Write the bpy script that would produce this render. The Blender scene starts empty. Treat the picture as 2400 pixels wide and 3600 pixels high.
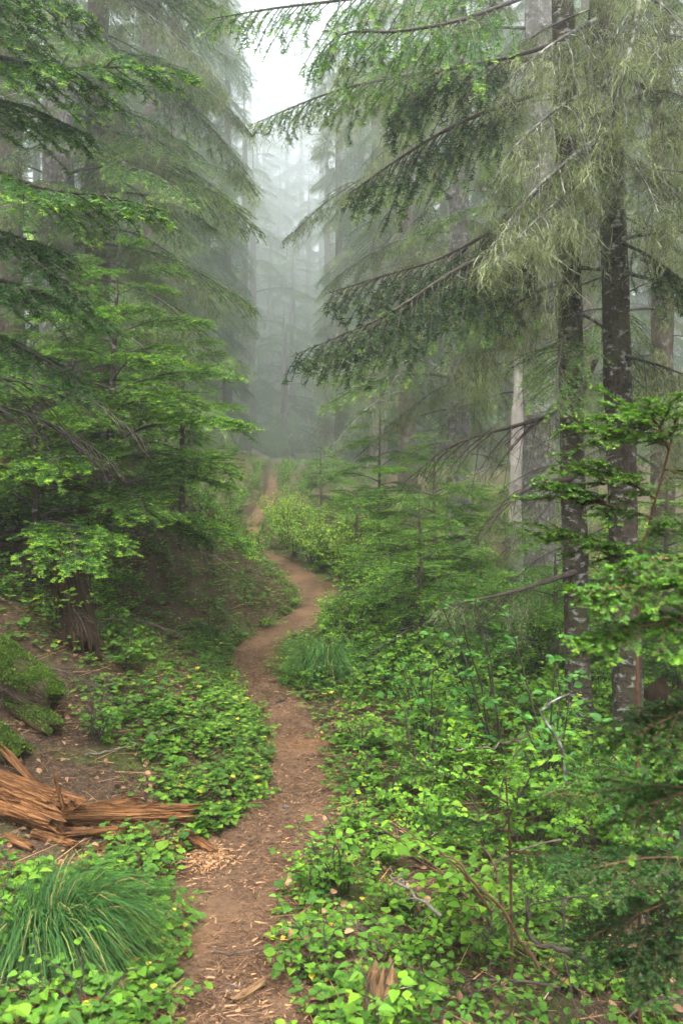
import bpy, math, random
import numpy as np
from mathutils import Vector, Matrix, Euler

random.seed(11)
RNG = np.random.default_rng(11)
sc = bpy.context.scene
COL = sc.collection
PI = math.pi
rad = math.radians

# ------------------------------------------------------------------ camera, sky, sun, exposure
HC = 1.75                      # eye height above the ground at the camera
FPX, CX, HY = 3000.0, 1200.0, 1620.0
cd = bpy.data.cameras.new('camera'); cam = bpy.data.objects.new('camera', cd); COL.objects.link(cam)
cam.location = (0, 0, HC); cam.rotation_euler = (rad(90), 0, 0)
cd.sensor_fit = 'VERTICAL'; cd.sensor_height = 36; cd.sensor_width = 24; cd.lens = 30; cd.shift_y = -0.05
cd.clip_start = 0.05; cd.clip_end = 400
cd.dof.use_dof = True; cd.dof.focus_distance = 6.5; cd.dof.aperture_fstop = 5.6
sc.camera = cam

SUN_EL, SUN_AZ = rad(74), rad(190)     # high behind thin cloud
w = bpy.data.worlds.new('World'); sc.world = w; w.use_nodes = True
nt = w.node_tree; nt.nodes.clear()
sky = nt.nodes.new('ShaderNodeTexSky'); sky.sky_type = 'NISHITA'; sky.sun_disc = False
sky.sun_elevation = SUN_EL; sky.sun_rotation = SUN_AZ
sky.air_density = 1.0; sky.dust_density = 6.0; sky.ozone_density = 1.0
hs = nt.nodes.new('ShaderNodeHueSaturation'); hs.inputs['Saturation'].default_value = 0.28   # overcast: nearly white
bg = nt.nodes.new('ShaderNodeBackground'); bg.inputs['Strength'].default_value = 0.15
wo = nt.nodes.new('ShaderNodeOutputWorld')
nt.links.new(sky.outputs[0], hs.inputs['Color']); nt.links.new(hs.outputs[0], bg.inputs['Color'])
nt.links.new(bg.outputs[0], wo.inputs['Surface'])
sl = bpy.data.lights.new('sun', 'SUN'); sl.energy = 1.15; sl.angle = rad(25); sl.color = (1.0, 0.98, 0.95)
sun = bpy.data.objects.new('sun', sl); COL.objects.link(sun)
_sd = Vector((math.sin(SUN_AZ) * math.cos(SUN_EL), math.cos(SUN_AZ) * math.cos(SUN_EL), math.sin(SUN_EL)))
sun.rotation_euler = _sd.to_track_quat('Z', 'Y').to_euler()
sun.location = (0, 0, 30)
sc.view_settings.view_transform = 'Standard'; sc.view_settings.look = 'None'
sc.view_settings.gamma = 1; sc.view_settings.use_curve_mapping = False
sc.view_settings.exposure = 2.42
cy = sc.cycles
cy.use_denoising = True
try:
    cy.denoiser = 'OPENIMAGEDENOISE'; cy.denoising_input_passes = 'RGB_ALBEDO_NORMAL'; cy.denoising_prefilter = 'ACCURATE'
except Exception:
    pass
cy.max_bounces = 4; cy.diffuse_bounces = 2; cy.glossy_bounces = 1; cy.transmission_bounces = 3; cy.volume_bounces = 1
cy.transparent_max_bounces = 4; cy.caustics_reflective = False; cy.caustics_refractive = False
cy.use_adaptive_sampling = True; cy.adaptive_threshold = 0.05; cy.adaptive_min_samples = 24
cy.sample_clamp_indirect = 6.0

FOG = 0.0078

def P(px, py, d):
    "a point of the place at distance d that the photograph shows at (px, py) of 2400 x 3600"
    return np.array([(px - CX) / FPX * d, d, HC + (HY - py) / FPX * d])

# ------------------------------------------------------------------ noise
def _hash(ix, iy, iz, seed):
    h = (ix * 374761393 + iy * 668265263 + iz * 2147483647 + seed * 1274126177) & 0xFFFFFFFF
    h = ((h ^ (h >> 13)) * 1274126177) & 0xFFFFFFFF
    h = ((h ^ (h >> 16)) * 2246822519) & 0xFFFFFFFF
    return ((h ^ (h >> 15)) & 0xFFFFFF) / float(0xFFFFFF)
def vnoise(p, seed=0):
    p = np.asarray(p, float); i = np.floor(p).astype(np.int64); f = p - i; f = f * f * (3 - 2 * f)
    out = 0
    for a in (0, 1):
        for b in (0, 1):
            for c in (0, 1):
                wgt = (f[..., 0] if a else 1 - f[..., 0]) * (f[..., 1] if b else 1 - f[..., 1]) * (f[..., 2] if c else 1 - f[..., 2])
                out = out + wgt * _hash(i[..., 0] + a, i[..., 1] + b, i[..., 2] + c, seed)
    return out * 2 - 1
def fbm(p, seed=0, oct=4):
    p = np.asarray(p, float); s = 0; a = 1
    for k in range(oct):
        s = s + a * vnoise(p, seed + k); p = p * 2.03; a *= .5
    return s
def sstep(a, b, x):
    t = np.clip((x - a) / (b - a), 0, 1); return t * t * (3 - 2 * t)
def nrm(v):
    return v / np.maximum(np.linalg.norm(v, axis=-1, keepdims=True), 1e-9)

# ------------------------------------------------------------------ meshes
class MB:
    def __init__(s): s.V = []; s.F = []; s.M = []; s.T = []; s.n = 0
    def add(s, V, F, mat=0, tint=0.0):
        V = np.asarray(V, np.float32).reshape(-1, 3); F = np.asarray(F, np.int32)
        if len(V) == 0 or len(F) == 0: return
        s.V.append(V); s.F.append(F + s.n); s.M.append(np.full(len(F), mat, np.int32))
        t = np.asarray(tint, np.float32)
        s.T.append(np.broadcast_to(t, (len(V),)) if t.ndim == 0 else t)
        s.n += len(V)
    def merge(s, o, mat=None, M=None):
        for V, F, m, t in zip(o.V, o.F, o.M, o.T): pass
    def mesh(s, name, mats, smooth=False):
        me = bpy.data.meshes.new(name)
        V = np.concatenate(s.V); T = np.concatenate(s.T)
        me.vertices.add(len(V)); me.vertices.foreach_set('co', V.ravel())
        li = np.concatenate([f.ravel() for f in s.F])
        tot = np.concatenate([np.full(len(f), f.shape[1], np.int32) for f in s.F])
        st = np.concatenate([[0], np.cumsum(tot)[:-1]]).astype(np.int32)
        me.loops.add(len(li)); me.loops.foreach_set('vertex_index', li.astype(np.int32))
        me.polygons.add(len(tot)); me.polygons.foreach_set('loop_start', st)
        try: me.polygons.foreach_set('loop_total', tot)
        except Exception: pass
        for m in mats: me.materials.append(m)
        me.polygons.foreach_set('material_index', np.concatenate(s.M))
        me.polygons.foreach_set('use_smooth', np.full(len(tot), smooth, bool))
        at = me.attributes.new('tint', 'FLOAT', 'POINT'); at.data.foreach_set('value', T)
        me.update(calc_edges=True)
        return me

def link(name, data, parent=None, loc=None, rot=None, scale=None):
    o = bpy.data.objects.new(name, data); COL.objects.link(o)
    if parent is not None: o.parent = parent
    if loc is not None: o.location = loc
    if rot is not None: o.rotation_euler = rot
    if scale is not None: o.scale = (scale,) * 3 if np.isscalar(scale) else scale
    return o
def tag(o, label=None, cat=None, group=None, kind=None):
    if label: o['label'] = label
    if cat: o['category'] = cat
    if group: o['group'] = group
    if kind: o['kind'] = kind
    return o

def prisms(A, B, ra, rb, n=3):
    "straight tapered twigs, all at once"
    A = np.asarray(A, float).reshape(-1, 3); B = np.asarray(B, float).reshape(-1, 3); k = len(A)
    ra = np.broadcast_to(np.asarray(ra, float), (k,)); rb = np.broadcast_to(np.asarray(rb, float), (k,))
    d = nrm(B - A); ref = np.where(np.abs(d[:, 2:3]) < .9, [[0, 0, 1.]], [[1., 0, 0]])
    u = nrm(np.cross(d, ref)); v = np.cross(d, u)
    th = np.arange(n) * 2 * PI / n
    ring = u[:, None, :] * np.cos(th)[None, :, None] + v[:, None, :] * np.sin(th)[None, :, None]
    V = np.concatenate([A[:, None] + ring * ra[:, None, None], B[:, None] + ring * rb[:, None, None]], 1)
    j = np.arange(n); q = np.stack([j, (j + 1) % n, n + (j + 1) % n, n + j], 1)
    F = (np.arange(k)[:, None, None] * 2 * n + q[None]).reshape(-1, 4)
    return V.reshape(-1, 3), F
def tube(P_, r, n=6, cap=True):
    "a bent tapered tube"
    P_ = np.asarray(P_, float); k = len(P_); r = np.broadcast_to(np.asarray(r, float), (k,))
    T = nrm(np.gradient(P_, axis=0)); ref = np.array([0, 0, 1.]) if abs(T[0, 2]) < .8 else np.array([1., 0, 0])
    u = nrm(np.cross(T, ref)); v = np.cross(T, u); th = np.arange(n) * 2 * PI / n
    V = P_[:, None] + (u[:, None] * np.cos(th)[None, :, None] + v[:, None] * np.sin(th)[None, :, None]) * r[:, None, None]
    j = np.arange(n); q = np.stack([j, (j + 1) % n, n + (j + 1) % n, n + j], 1)
    F = (np.arange(k - 1)[:, None, None] * n + q[None]).reshape(-1, 4)
    return V.reshape(-1, 3), F
def ribbons(Pk, wk, side):
    "Pk (N,K,3) strands, wk (K,) or (N,K) widths, side (N,K,3) or (N,1,3)"
    N, K, _ = Pk.shape; wk = np.broadcast_to(wk, (N, K))[..., None] * .5
    V = np.stack([Pk - side * wk, Pk + side * wk], 2).reshape(-1, 3)
    i = np.arange(K - 1); q = np.stack([2 * i, 2 * i + 1, 2 * i + 3, 2 * i + 2], 1)
    F = (np.arange(N)[:, None, None] * 2 * K + q[None]).reshape(-1, 4)
    return V, F

# ------------------------------------------------------------------ materials
def nodes(name):
    m = bpy.data.materials.new(name); m.use_nodes = True; t = m.node_tree; t.nodes.clear(); return m, t
def N(t, kind, **kw):
    n = t.nodes.new('ShaderNode' + kind)
    for k, v in kw.items():
        if k in n.inputs: n.inputs[k].default_value = v
        else: setattr(n, k, v)
    return n
def ramp(t, src, stops):
    r = t.nodes.new('ShaderNodeValToRGB'); e = r.color_ramp.elements
    while len(e) < len(stops): e.new(.5)
    for i, (p, c) in enumerate(stops): e[i].position = p; e[i].color = (*c, 1)
    t.links.new(src, r.inputs[0]); return r
def coords(t, scale=(1, 1, 1), world=True):
    mp = t.nodes.new('ShaderNodeMapping'); mp.inputs['Scale'].default_value = scale
    if world:
        g = t.nodes.new('ShaderNodeNewGeometry'); t.links.new(g.outputs['Position'], mp.inputs[0])
    else:
        g = t.nodes.new('ShaderNodeTexCoord'); t.links.new(g.outputs['Object'], mp.inputs[0])
    return mp.outputs[0]
def noise(t, vec, scale, detail=3, rough=.55):
    n = N(t, 'TexNoise', Scale=scale, Detail=detail, Roughness=rough); t.links.new(vec, n.inputs['Vector']); return n.outputs['Fac']
def mixc(t, fac, a, b, blend='MIX'):
    m = t.nodes.new('ShaderNodeMix'); m.data_type = 'RGBA'; m.blend_type = blend
    for s, i in ((fac, 0), (a, 6), (b, 7)):
        if isinstance(s, bpy.types.NodeSocket): t.links.new(s, m.inputs[i])
        elif i == 0: m.inputs[0].default_value = s
        else: m.inputs[i].default_value = (*s, 1)
    return m.outputs[2]
def finish(t, color, rough=.8, bump=None, bump_d=.01, spec=.3, bump_s=1.0):
    b = N(t, 'BsdfPrincipled', Roughness=rough); b.inputs['Specular IOR Level'].default_value = spec
    if isinstance(color, bpy.types.NodeSocket): t.links.new(color, b.inputs['Base Color'])
    else: b.inputs['Base Color'].default_value = (*color, 1)
    if bump is not None:
        bn = N(t, 'Bump', Strength=bump_s, Distance=bump_d); t.links.new(bump, bn.inputs['Height']); t.links.new(bn.outputs[0], b.inputs['Normal'])
    o = t.nodes.new('ShaderNodeOutputMaterial'); t.links.new(b.outputs[0], o.inputs[0]); return b
def attr(t, name='tint'):
    a = t.nodes.new('ShaderNodeAttribute'); a.attribute_name = name; return a.outputs['Fac']

def leaf_mat(name, stops, trans=.35, rough=.45, spec=.4, var=.25, tcol=1.25):
    "thin leaf: colour from the leaf's own tint, some variation from plant to plant, light passes through"
    m, t = nodes(name)
    r = ramp(t, attr(t), stops)
    oi = t.nodes.new('ShaderNodeObjectInfo')
    hv = N(t, 'HueSaturation'); t.links.new(r.outputs[0], hv.inputs['Color'])
    mr = N(t, 'MapRange'); mr.inputs['To Min'].default_value = 1 - var; mr.inputs['To Max'].default_value = 1 + var
    t.links.new(oi.outputs['Random'], mr.inputs['Value']); t.links.new(mr.outputs[0], hv.inputs['Value'])
    b = N(t, 'BsdfPrincipled', Roughness=rough); b.inputs['Specular IOR Level'].default_value = spec
    t.links.new(hv.outputs[0], b.inputs['Base Color'])
    tr = t.nodes.new('ShaderNodeBsdfTranslucent')
    br = mixc(t, 1.0, hv.outputs[0], (tcol, tcol * 1.02, tcol * .6), 'MULTIPLY'); t.links.new(br, tr.inputs['Color'])
    mx = N(t, 'MixShader', Fac=trans); t.links.new(b.outputs[0], mx.inputs[1]); t.links.new(tr.outputs[0], mx.inputs[2])
    o = t.nodes.new('ShaderNodeOutputMaterial'); t.links.new(mx.outputs[0], o.inputs[0]); return m

M = {}
M['needle'] = leaf_mat('fir_needles', [(0, (0.0149, 0.0460, 0.0120)), (.4, (0.0381, 0.1080, 0.0160)), (.75, (0.1036, 0.2350, 0.0200)), (1, (0.2238, 0.3800, 0.0250))], trans=.28, rough=.55, spec=.16)
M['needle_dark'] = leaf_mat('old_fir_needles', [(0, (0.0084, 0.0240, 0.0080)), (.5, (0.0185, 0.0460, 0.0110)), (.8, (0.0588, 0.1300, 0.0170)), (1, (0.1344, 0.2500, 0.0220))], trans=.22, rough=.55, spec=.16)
M['cedar'] = leaf_mat('cedar_sprays', [(0, (0.0131, 0.0460, 0.0120)), (.5, (0.0430, 0.1250, 0.0150)), (1, (0.1403, 0.2900, 0.0200))], trans=.3, rough=.55, spec=.16)
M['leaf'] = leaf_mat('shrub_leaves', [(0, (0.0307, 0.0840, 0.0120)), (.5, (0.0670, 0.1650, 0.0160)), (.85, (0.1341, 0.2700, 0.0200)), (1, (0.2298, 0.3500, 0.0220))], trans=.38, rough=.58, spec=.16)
M['leaf_blue'] = leaf_mat('blue_green_leaves', [(0, (0.0255, 0.0850, 0.0180)), (.6, (0.0527, 0.1600, 0.0280)), (1, (0.0935, 0.2500, 0.0300))], trans=.35, rough=.58, spec=.16)
M['herb'] = leaf_mat('herb_leaves', [(0, (0.0284, 0.0820, 0.0120)), (.5, (0.0625, 0.1500, 0.0150)), (.92, (0.1419, 0.2600, 0.0200)), (1, (.38, .32, .03))], trans=.33, rough=.58, spec=.16)
M['grass'] = leaf_mat('grass_blades', [(0, (0.0108, 0.0380, 0.0100)), (.5, (0.0234, 0.0760, 0.0140)), (.9, (0.0468, 0.1250, 0.0200)), (1, (.24, .17, .06))], trans=.25, rough=.5, spec=.16)
M['moss'] = leaf_mat('moss', [(0, (.03, .06, .010)), (.6, (.07, .12, .014)), (1, (.15, .19, .02))], trans=.2, rough=.8, spec=.1)
M['lichen'] = leaf_mat('beard_lichen', [(0, (.075, .092, .042)), (.6, (.195, .228, .115)), (1, (.35, .39, .22))], trans=.35, rough=.9, spec=.05, var=.18, tcol=1.1)

def twig_mat(name, a, b, lich=0.0):
    m, t = nodes(name); v = coords(t)
    f = noise(t, v, 30, 4); r = ramp(t, f, [(.35, a), (.65, b)]).outputs[0]
    if lich:
        g = ramp(t, noise(t, v, 14, 3), [(.52, (0, 0, 0)), (.60, (lich,) * 3)]).outputs[0]
        r = mixc(t, g, r, (.33, .35, .29))
    finish(t, r, .85, f, .002); return m
M['twig'] = twig_mat('twig_bark', (.022, .017, .012), (.055, .042, .030))
M['twig_lichen'] = twig_mat('lichen_crusted_twigs', (.030, .026, .020), (.075, .066, .052), .5)
M['stem_red'] = twig_mat('reddish_stems', (.055, .026, .014), (.12, .06, .03))
M['dead'] = twig_mat('dead_twigs', (.025, .019, .014), (.085, .064, .046))
M['grey_stick'] = twig_mat('weathered_sticks', (.07, .058, .046), (.19, .16, .13))

def bark(name, base, dark, patch, pscale, pstretch, pcut, crack=.5, moss=0.0):
    m, t = nodes(name); v = coords(t, world=False)
    f1 = noise(t, v, 9, 5, .65); c = ramp(t, f1, [(.3, dark), (.7, base)]).outputs[0]
    v2 = coords(t, (1, 1, pstretch), world=False)
    vo = N(t, 'TexNoise', Scale=pscale, Detail=4.0, Roughness=.6); t.links.new(v2, vo.inputs['Vector'])
    g = ramp(t, vo.outputs['Fac'], [(pcut, (0, 0, 0)), (pcut + .07, (1, 1, 1))]).outputs[0]
    pc = mixc(t, noise(t, v, 40, 3), tuple(x * .7 for x in patch), tuple(min(1, x * 1.2) for x in patch))
    c = mixc(t, g, c, pc)
    v3 = coords(t, (1, 1, .25), world=False); cr = noise(t, v3, 34, 5, .7)
    c = mixc(t, ramp(t, cr, [(.36, (crack,) * 3), (.47, (0, 0, 0))]).outputs[0], c, tuple(x * .55 for x in dark))
    if moss:
        mo = ramp(t, noise(t, v, 5, 5, .7), [(.5, (0, 0, 0)), (.6, (moss,) * 3)]).outputs[0]
        c = mixc(t, mo, c, (.10, .12, .035))
    h = mixc(t, .5, cr, vo.outputs['Fac']); finish(t, c, .92, h, .07, .1); return m
M['bark_fir'] = bark('mottled_fir_bark', (.075, .056, .042), (.026, .020, .015), (.25, .245, .225), 15, 1.7, .565, .8, .25)
M['bark_grey'] = bark('grey_scaly_bark', (.20, .185, .165), (.09, .078, .066), (.30, .29, .27), 11, 1.2, .54, .8)
M['bark_brown'] = bark('brown_bark', (.115, .085, .062), (.05, .038, .028), (.20, .19, .165), 10, .8, .57, .7, .3)
M['bark_old'] = bark('old_dark_bark', (.085, .06, .042), (.03, .022, .016), (.12, .095, .07), 6, .5, .55, .8, .5)

def wood(name, stops, moss=0.0, stretch=(.9, 14, 14)):
    m, t = nodes(name); v = coords(t, stretch, world=False)
    f0 = noise(t, v, 3.0, 8, .75); fb = noise(t, coords(t, tuple(x * 2.7 for x in stretch), world=False), 4.0, 4, .7); f = mixc(t, .4, f0, fb); c = ramp(t, f, stops).outputs[0]
    vb = coords(t, world=False); blot = noise(t, vb, 4, 4)
    c = mixc(t, ramp(t, blot, [(.35, (.6, .6, .6)), (.62, (0, 0, 0))]).outputs[0], c, tuple(x * .45 for x in stops[1][1]))
    if moss:
        ge = t.nodes.new('ShaderNodeNewGeometry'); sp = t.nodes.new('ShaderNodeSeparateXYZ'); t.links.new(ge.outputs['Normal'], sp.inputs[0])
        mm = N(t, 'Math', operation='MULTIPLY_ADD'); mm.inputs[1].default_value = .55; t.links.new(sp.outputs[2], mm.inputs[0]); t.links.new(noise(t, vb, 7, 5, .7), mm.inputs[2])
        g = ramp(t, mm.outputs[0], [(1.02 - moss * .45, (0, 0, 0)), (1.12 - moss * .45, (1, 1, 1))]).outputs[0]
        mc = ramp(t, noise(t, vb, 45, 3), [(.3, (.018, .026, .006)), (.7, (.065, .078, .014))]).outputs[0]
        c = mixc(t, g, c, mc)
    finish(t, c, .92, f, .035, .08); return m
M['rot_orange'] = wood('orange_rotten_wood', [(.37, (.016, .007, .004)), (.46, (.105, .046, .019)), (.55, (.25, .115, .045)), (.68, (.43, .25, .12))])
M['rot_brown'] = wood('brown_rotten_wood', [(.36, (.010, .0065, .004)), (.46, (.040, .024, .014)), (.57, (.090, .054, .029)), (.70, (.19, .125, .07))], .3)
M['rot_dark'] = wood('dark_rotten_wood', [(.2, (.012, .008, .006)), (.5, (.04, .024, .015)), (.8, (.10, .06, .035))], .12)
M['wood_pale'] = wood('pale_split_wood', [(.34, (.04, .02, .010)), (.45, (.18, .10, .048)), (.56, (.33, .20, .10)), (.70, (.50, .36, .21))])
M['wood_mossy'] = wood('mossy_log_bark', [(.3, (.014, .010, .007)), (.45, (.045, .030, .020)), (.6, (.10, .07, .048)), (.8, (.2, .15, .11))], .5, (2, 9, 9))
M['snag'] = wood('bare_snag_wood', [(.2, (.12, .07, .05)), (.4, (.33, .28, .24)), (.6, (.45, .41, .37)), (.8, (.52, .49, .46))], 0, (14, 14, .8))

def ground_mat():
    m, t = nodes('forest_floor'); v = coords(t)
    f = noise(t, v, 26, 6, .7); f2 = noise(t, v, 1.7, 4); f3 = noise(t, v, 90, 3, .7)
    c = ramp(t, f, [(.3, (.016, .010, .006)), (.5, (.050, .031, .019)), (.7, (.11, .070, .043))]).outputs[0]
    c = mixc(t, ramp(t, f3, [(.55, (0, 0, 0)), (.68, (.55, .55, .55))]).outputs[0], c, (.22, .15, .095))
    mo = ramp(t, f2, [(.50, (0, 0, 0)), (.62, (.75, .75, .75))]).outputs[0]
    c = mixc(t, mo, c, ramp(t, f, [(.3, (.018, .030, .008)), (.7, (.075, .095, .02))]).outputs[0])
    finish(t, c, .95, mixc(t, .5, f, f3), .03, .1); return m
M['ground'] = ground_mat()
def trail_mat():
    m, t = nodes('trail_dirt'); v = coords(t)
    f = noise(t, v, 38, 6, .72); f2 = noise(t, v, 2.2, 4); f3 = noise(t, v, 150, 3, .7); f4 = noise(t, v, 1.1, 3)
    c = ramp(t, f, [(.30, (.024, .013, .008)), (.48, (.082, .046, .026)), (.70, (.155, .094, .056))]).outputs[0]
    c = mixc(t, ramp(t, f2, [(.46, (0, 0, 0)), (.68, (.7, .7, .7))]).outputs[0], c, (.16, .093, .052))
    c = mixc(t, ramp(t, f4, [(.56, (0, 0, 0)), (.68, (.75, .75, .75))]).outputs[0], c, (.155, .080, .040))
    c = mixc(t, ramp(t, f3, [(.30, (.8, .8, .8)), (.42, (0, 0, 0))]).outputs[0], c, (.045, .026, .016))
    finish(t, c, .95, mixc(t, .5, f, f3), .02, .1); return m
M['trail'] = trail_mat()
def litter_mat():
    m, t = nodes('litter')
    c = ramp(t, attr(t), [(0, (.030, .019, .012)), (.3, (.095, .050, .028)), (.55, (.20, .115, .065)), (.75, (.33, .19, .10)), (.9, (.42, .20, .07)), (1, (.38, .34, .29))]).outputs[0]
    finish(t, c, .9, spec=.15); return m
M['litter'] = litter_mat()

# ------------------------------------------------------------------ terrain
#       d,  centre px, width px, row of the photograph
_T = np.array([(2.9, 830, 470, 3600), (3.35, 835, 425, 3400), (4.1, 785, 430, 3100), (4.8, 965, 345, 2908), (5.2, 1050, 283, 2815),
     (5.8, 1056, 225, 2679), (6.7, 1010, 214, 2525), (7.8, 872, 172, 2372), (8.5, 885, 160, 2296), (9.3, 985, 135, 2219),
     (10.3, 1112, 115, 2143), (11.6, 1105, 140, 2066), (13.2, 985, 125, 1990), (15, 893, 66, 1928), (18.5, 895, 46, 1837),
     (21.5, 935, 46, 1775), (25.5, 962, 26, 1714), (31, 950, 18, 1650)], float)
_d = _T[:, 0]; _x = (_T[:, 1] - CX) / FPX * _d; _w = _T[:, 2] / FPX * _d; _z = HC + (HY - _T[:, 3]) / FPX * _d
_w = _w * 1.10
_d = np.concatenate([[-8, 0, 1.5], _d, [45, 90, 130, 180, 230]]); _x = np.concatenate([[.2, -.1, -.3], _x, [-3.6, -7, -9, -12, -16]])
_w = np.concatenate([[.6, .6, .6], _w, [.4, .4, .4, .4, .4]]); _z = np.concatenate([[.1, 0, -.06], _z, [1.5, 2.0, 5, 14, 24]])
_g = np.arange(-8, 230, .05)
def _smooth(a, s=4):
    k = np.exp(-.5 * (np.arange(-4 * s, 4 * s + 1) / s) ** 2); k /= k.sum()
    return np.convolve(np.pad(a, 4 * s, mode='edge'), k, 'valid')
_gx, _gw, _gz = (_smooth(np.interp(_g, _d, a)) for a in (_x, _w, _z))
def trail_x(y): return np.interp(y, _g, _gx)
def trail_w(y): return np.interp(y, _g, _gw)
def trail_z(y): return np.interp(y, _g, _gz)
def gz(x, y, rough=True):
    x = np.asarray(x, float); y = np.asarray(y, float)
    e = x - trail_x(y); u = np.abs(e) - trail_w(y) * .5; up = np.maximum(u, 0)
    s = np.interp(y, [0, 2.5, 4, 4.8, 6, 9, 13, 18, 30], [.05, .08, .13, .20, .45, .84, .92, .65, .35])
    left = .09 * sstep(0, .16, up) + s * np.minimum(np.maximum(up - .08, 0), 2.8) + .22 * np.maximum(up - 2.9, 0)
    right = .035 * sstep(0, .12, up) * (1 - sstep(.3, 1, up)) - .11 * np.minimum(up, 3) + .03 * np.maximum(up - 3, 0)
    z = trail_z(y) + np.where(e < 0, left, right) - .02 * np.exp(-(e / (trail_w(y) * .4)) ** 2)
    p = np.stack([x, y, np.zeros_like(x)], -1)
    z = z + .30 * vnoise(p * .22, 5) * sstep(1.5, 4, up) + .07 * vnoise(p * 1.3, 9) * sstep(.1, .7, up)
    if rough: z = z + .025 * vnoise(p * 5, 13) * sstep(0, .3, up)
    return z
def gzf(x, y): return float(gz(np.array([x]), np.array([y]))[0])
def frame_ok(x, y, z, m=250):
    if y < .4: return False
    px = CX + x / y * FPX; py = HY - (z - HC) / y * FPX
    return -m < px < 2400 + m and -m < py < 3600 + m

def _axis(a, b, c0, c1, fine, coarse_n, k=1.6):
    mid = np.arange(c0, c1, fine)
    lo = c0 - (c0 - a) * (np.arange(coarse_n, 0, -1) / coarse_n) ** k; hi = c1 + (b - c1) * (np.arange(0, coarse_n + 1) / coarse_n) ** k
    return np.concatenate([lo, mid, hi])
gx_ = _axis(-110, 110, -3.6, 3.0, .04, 80, 2.4); gy_ = _axis(-14, 222, 2.2, 16, .05, 150, 2.2)
gx_ = np.unique(gx_); gy_ = np.unique(gy_)
XX, YY = np.meshgrid(gx_, gy_)
ZZ = gz(XX, YY); uu = np.abs(XX - trail_x(YY)) - trail_w(YY) * .5
ZZ = ZZ - .03 * sstep(.0, -.06, uu)
mb = MB(); ny, nx = XX.shape; idx = np.arange(nx * ny).reshape(ny, nx)
mb.add(np.stack([XX, YY, ZZ], -1), np.stack([idx[:-1, :-1], idx[:-1, 1:], idx[1:, 1:], idx[1:, :-1]], -1).reshape(-1, 4))
tag(link('ground', mb.mesh('ground', [M['ground']], True)), kind='structure')
# the trodden trail
ty = np.concatenate([np.arange(-4, 2.5, .1), np.arange(2.5, 14, .03), np.arange(14, 28, .1)]); tv = np.linspace(-1, 1, 29)
TY, TV = np.meshgrid(ty, tv, indexing='ij')
edge = 1 + .16 * vnoise(np.stack([TY * 3.1, np.sign(TV) * 7, TY * 0], -1), 3) + .09 * vnoise(np.stack([TY * 11, np.sign(TV) * 3, TY * 0], -1), 4)
TX = trail_x(TY) + TV * (trail_w(TY) * .5 + .04) * edge
pp = np.stack([TX, TY, TX * 0], -1)
TZ = gz(TX, TY) + .008 + .012 * fbm(pp * 7, 21, 3) - .028 * sstep(.86, 1.0, np.abs(TV))
TYj = TY + .01 * vnoise(pp * 9, 8)
mb = MB(); a, b = TX.shape; idx = np.arange(a * b).reshape(a, b)
mb.add(np.stack([TX, TYj, TZ], -1), np.stack([idx[:-1, :-1], idx[:-1, 1:], idx[1:, 1:], idx[1:, :-1]], -1).reshape(-1, 4))
tag(link('trail', mb.mesh('trail', [M['trail']], True)), kind='structure')

# ------------------------------------------------------------------ conifer branches
UP = np.array([0, 0, 1.])
def resample(A, n):
    A = np.asarray(A, float); L = np.concatenate([[0], np.cumsum(np.linalg.norm(np.diff(A, axis=0), axis=1))])
    s = np.linspace(0, L[-1], n); return np.stack([np.interp(s, L, A[:, i]) for i in range(3)], 1), L[-1]
def spline(pts, n=24):
    pts = np.asarray(pts, float); Q = np.concatenate([[2 * pts[0] - pts[1]], pts, [2 * pts[-1] - pts[-2]]]); out = []
    m = max(2, n // (len(pts) - 1))
    for i in range(1, len(Q) - 2):
        for t in np.linspace(0, 1, m, endpoint=False):
            p0, p1, p2, p3 = Q[i - 1:i + 3]
            out.append(.5 * (2 * p1 + (p2 - p0) * t + (2 * p0 - 5 * p1 + 4 * p2 - p3) * t * t + (3 * p1 - p0 - 3 * p2 + p3) * t ** 3))
    out.append(pts[-1]); return np.array(out)

def add_needles(mb, A, B, tip, rng, step=.0032, ln=.021, wd=.0030, mat=0, spread=1.0, base_t=.25):
    "flat needles along the shoots A-B; tip = how fresh the far end is"
    A = np.asarray(A); B = np.asarray(B); tip = np.asarray(tip)
    L = np.linalg.norm(B - A, axis=1); n = np.maximum(2, (L / step).astype(int)); ii = np.repeat(np.arange(len(A)), n); k = len(ii)
    t = rng.random(k); a = nrm(B - A)[ii]; p = A[ii] + (B - A)[ii] * t[:, None]
    s = np.cross(a, UP + rng.normal(0, .02, (k, 3))); s = nrm(s); u = np.cross(s, a)
    sg = np.where(rng.random(k) < .5, -1., 1.); phi = rng.normal(0.25, .38, k) * spread
    al = rng.uniform(.85, 1.2, k)
    dr = a * np.cos(al)[:, None] + (s * (sg * np.cos(phi))[:, None] + u * np.sin(phi)[:, None]) * np.sin(al)[:, None]
    dr = nrm(dr); wv = nrm(np.cross(dr, u + rng.normal(0, .35, (k, 3))))
    l = ln * rng.uniform(.75, 1.15, k) * (1 - .35 * (t > .9)); ww = wd * .5
    V = np.stack([p - wv * ww, p + wv * ww, p + dr * l[:, None] + wv * ww * .35, p + dr * l[:, None] - wv * ww * .35], 1).reshape(-1, 3)
    F = (np.arange(k) * 4)[:, None] + np.arange(4)[None]
    tn = base_t + rng.normal(0, .10, k) + tip[ii] * np.clip((t - .15) * 1.4, 0, 1) * .8
    mb.add(V, F, mat, np.repeat(np.clip(tn, 0, 1), 4))

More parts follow.
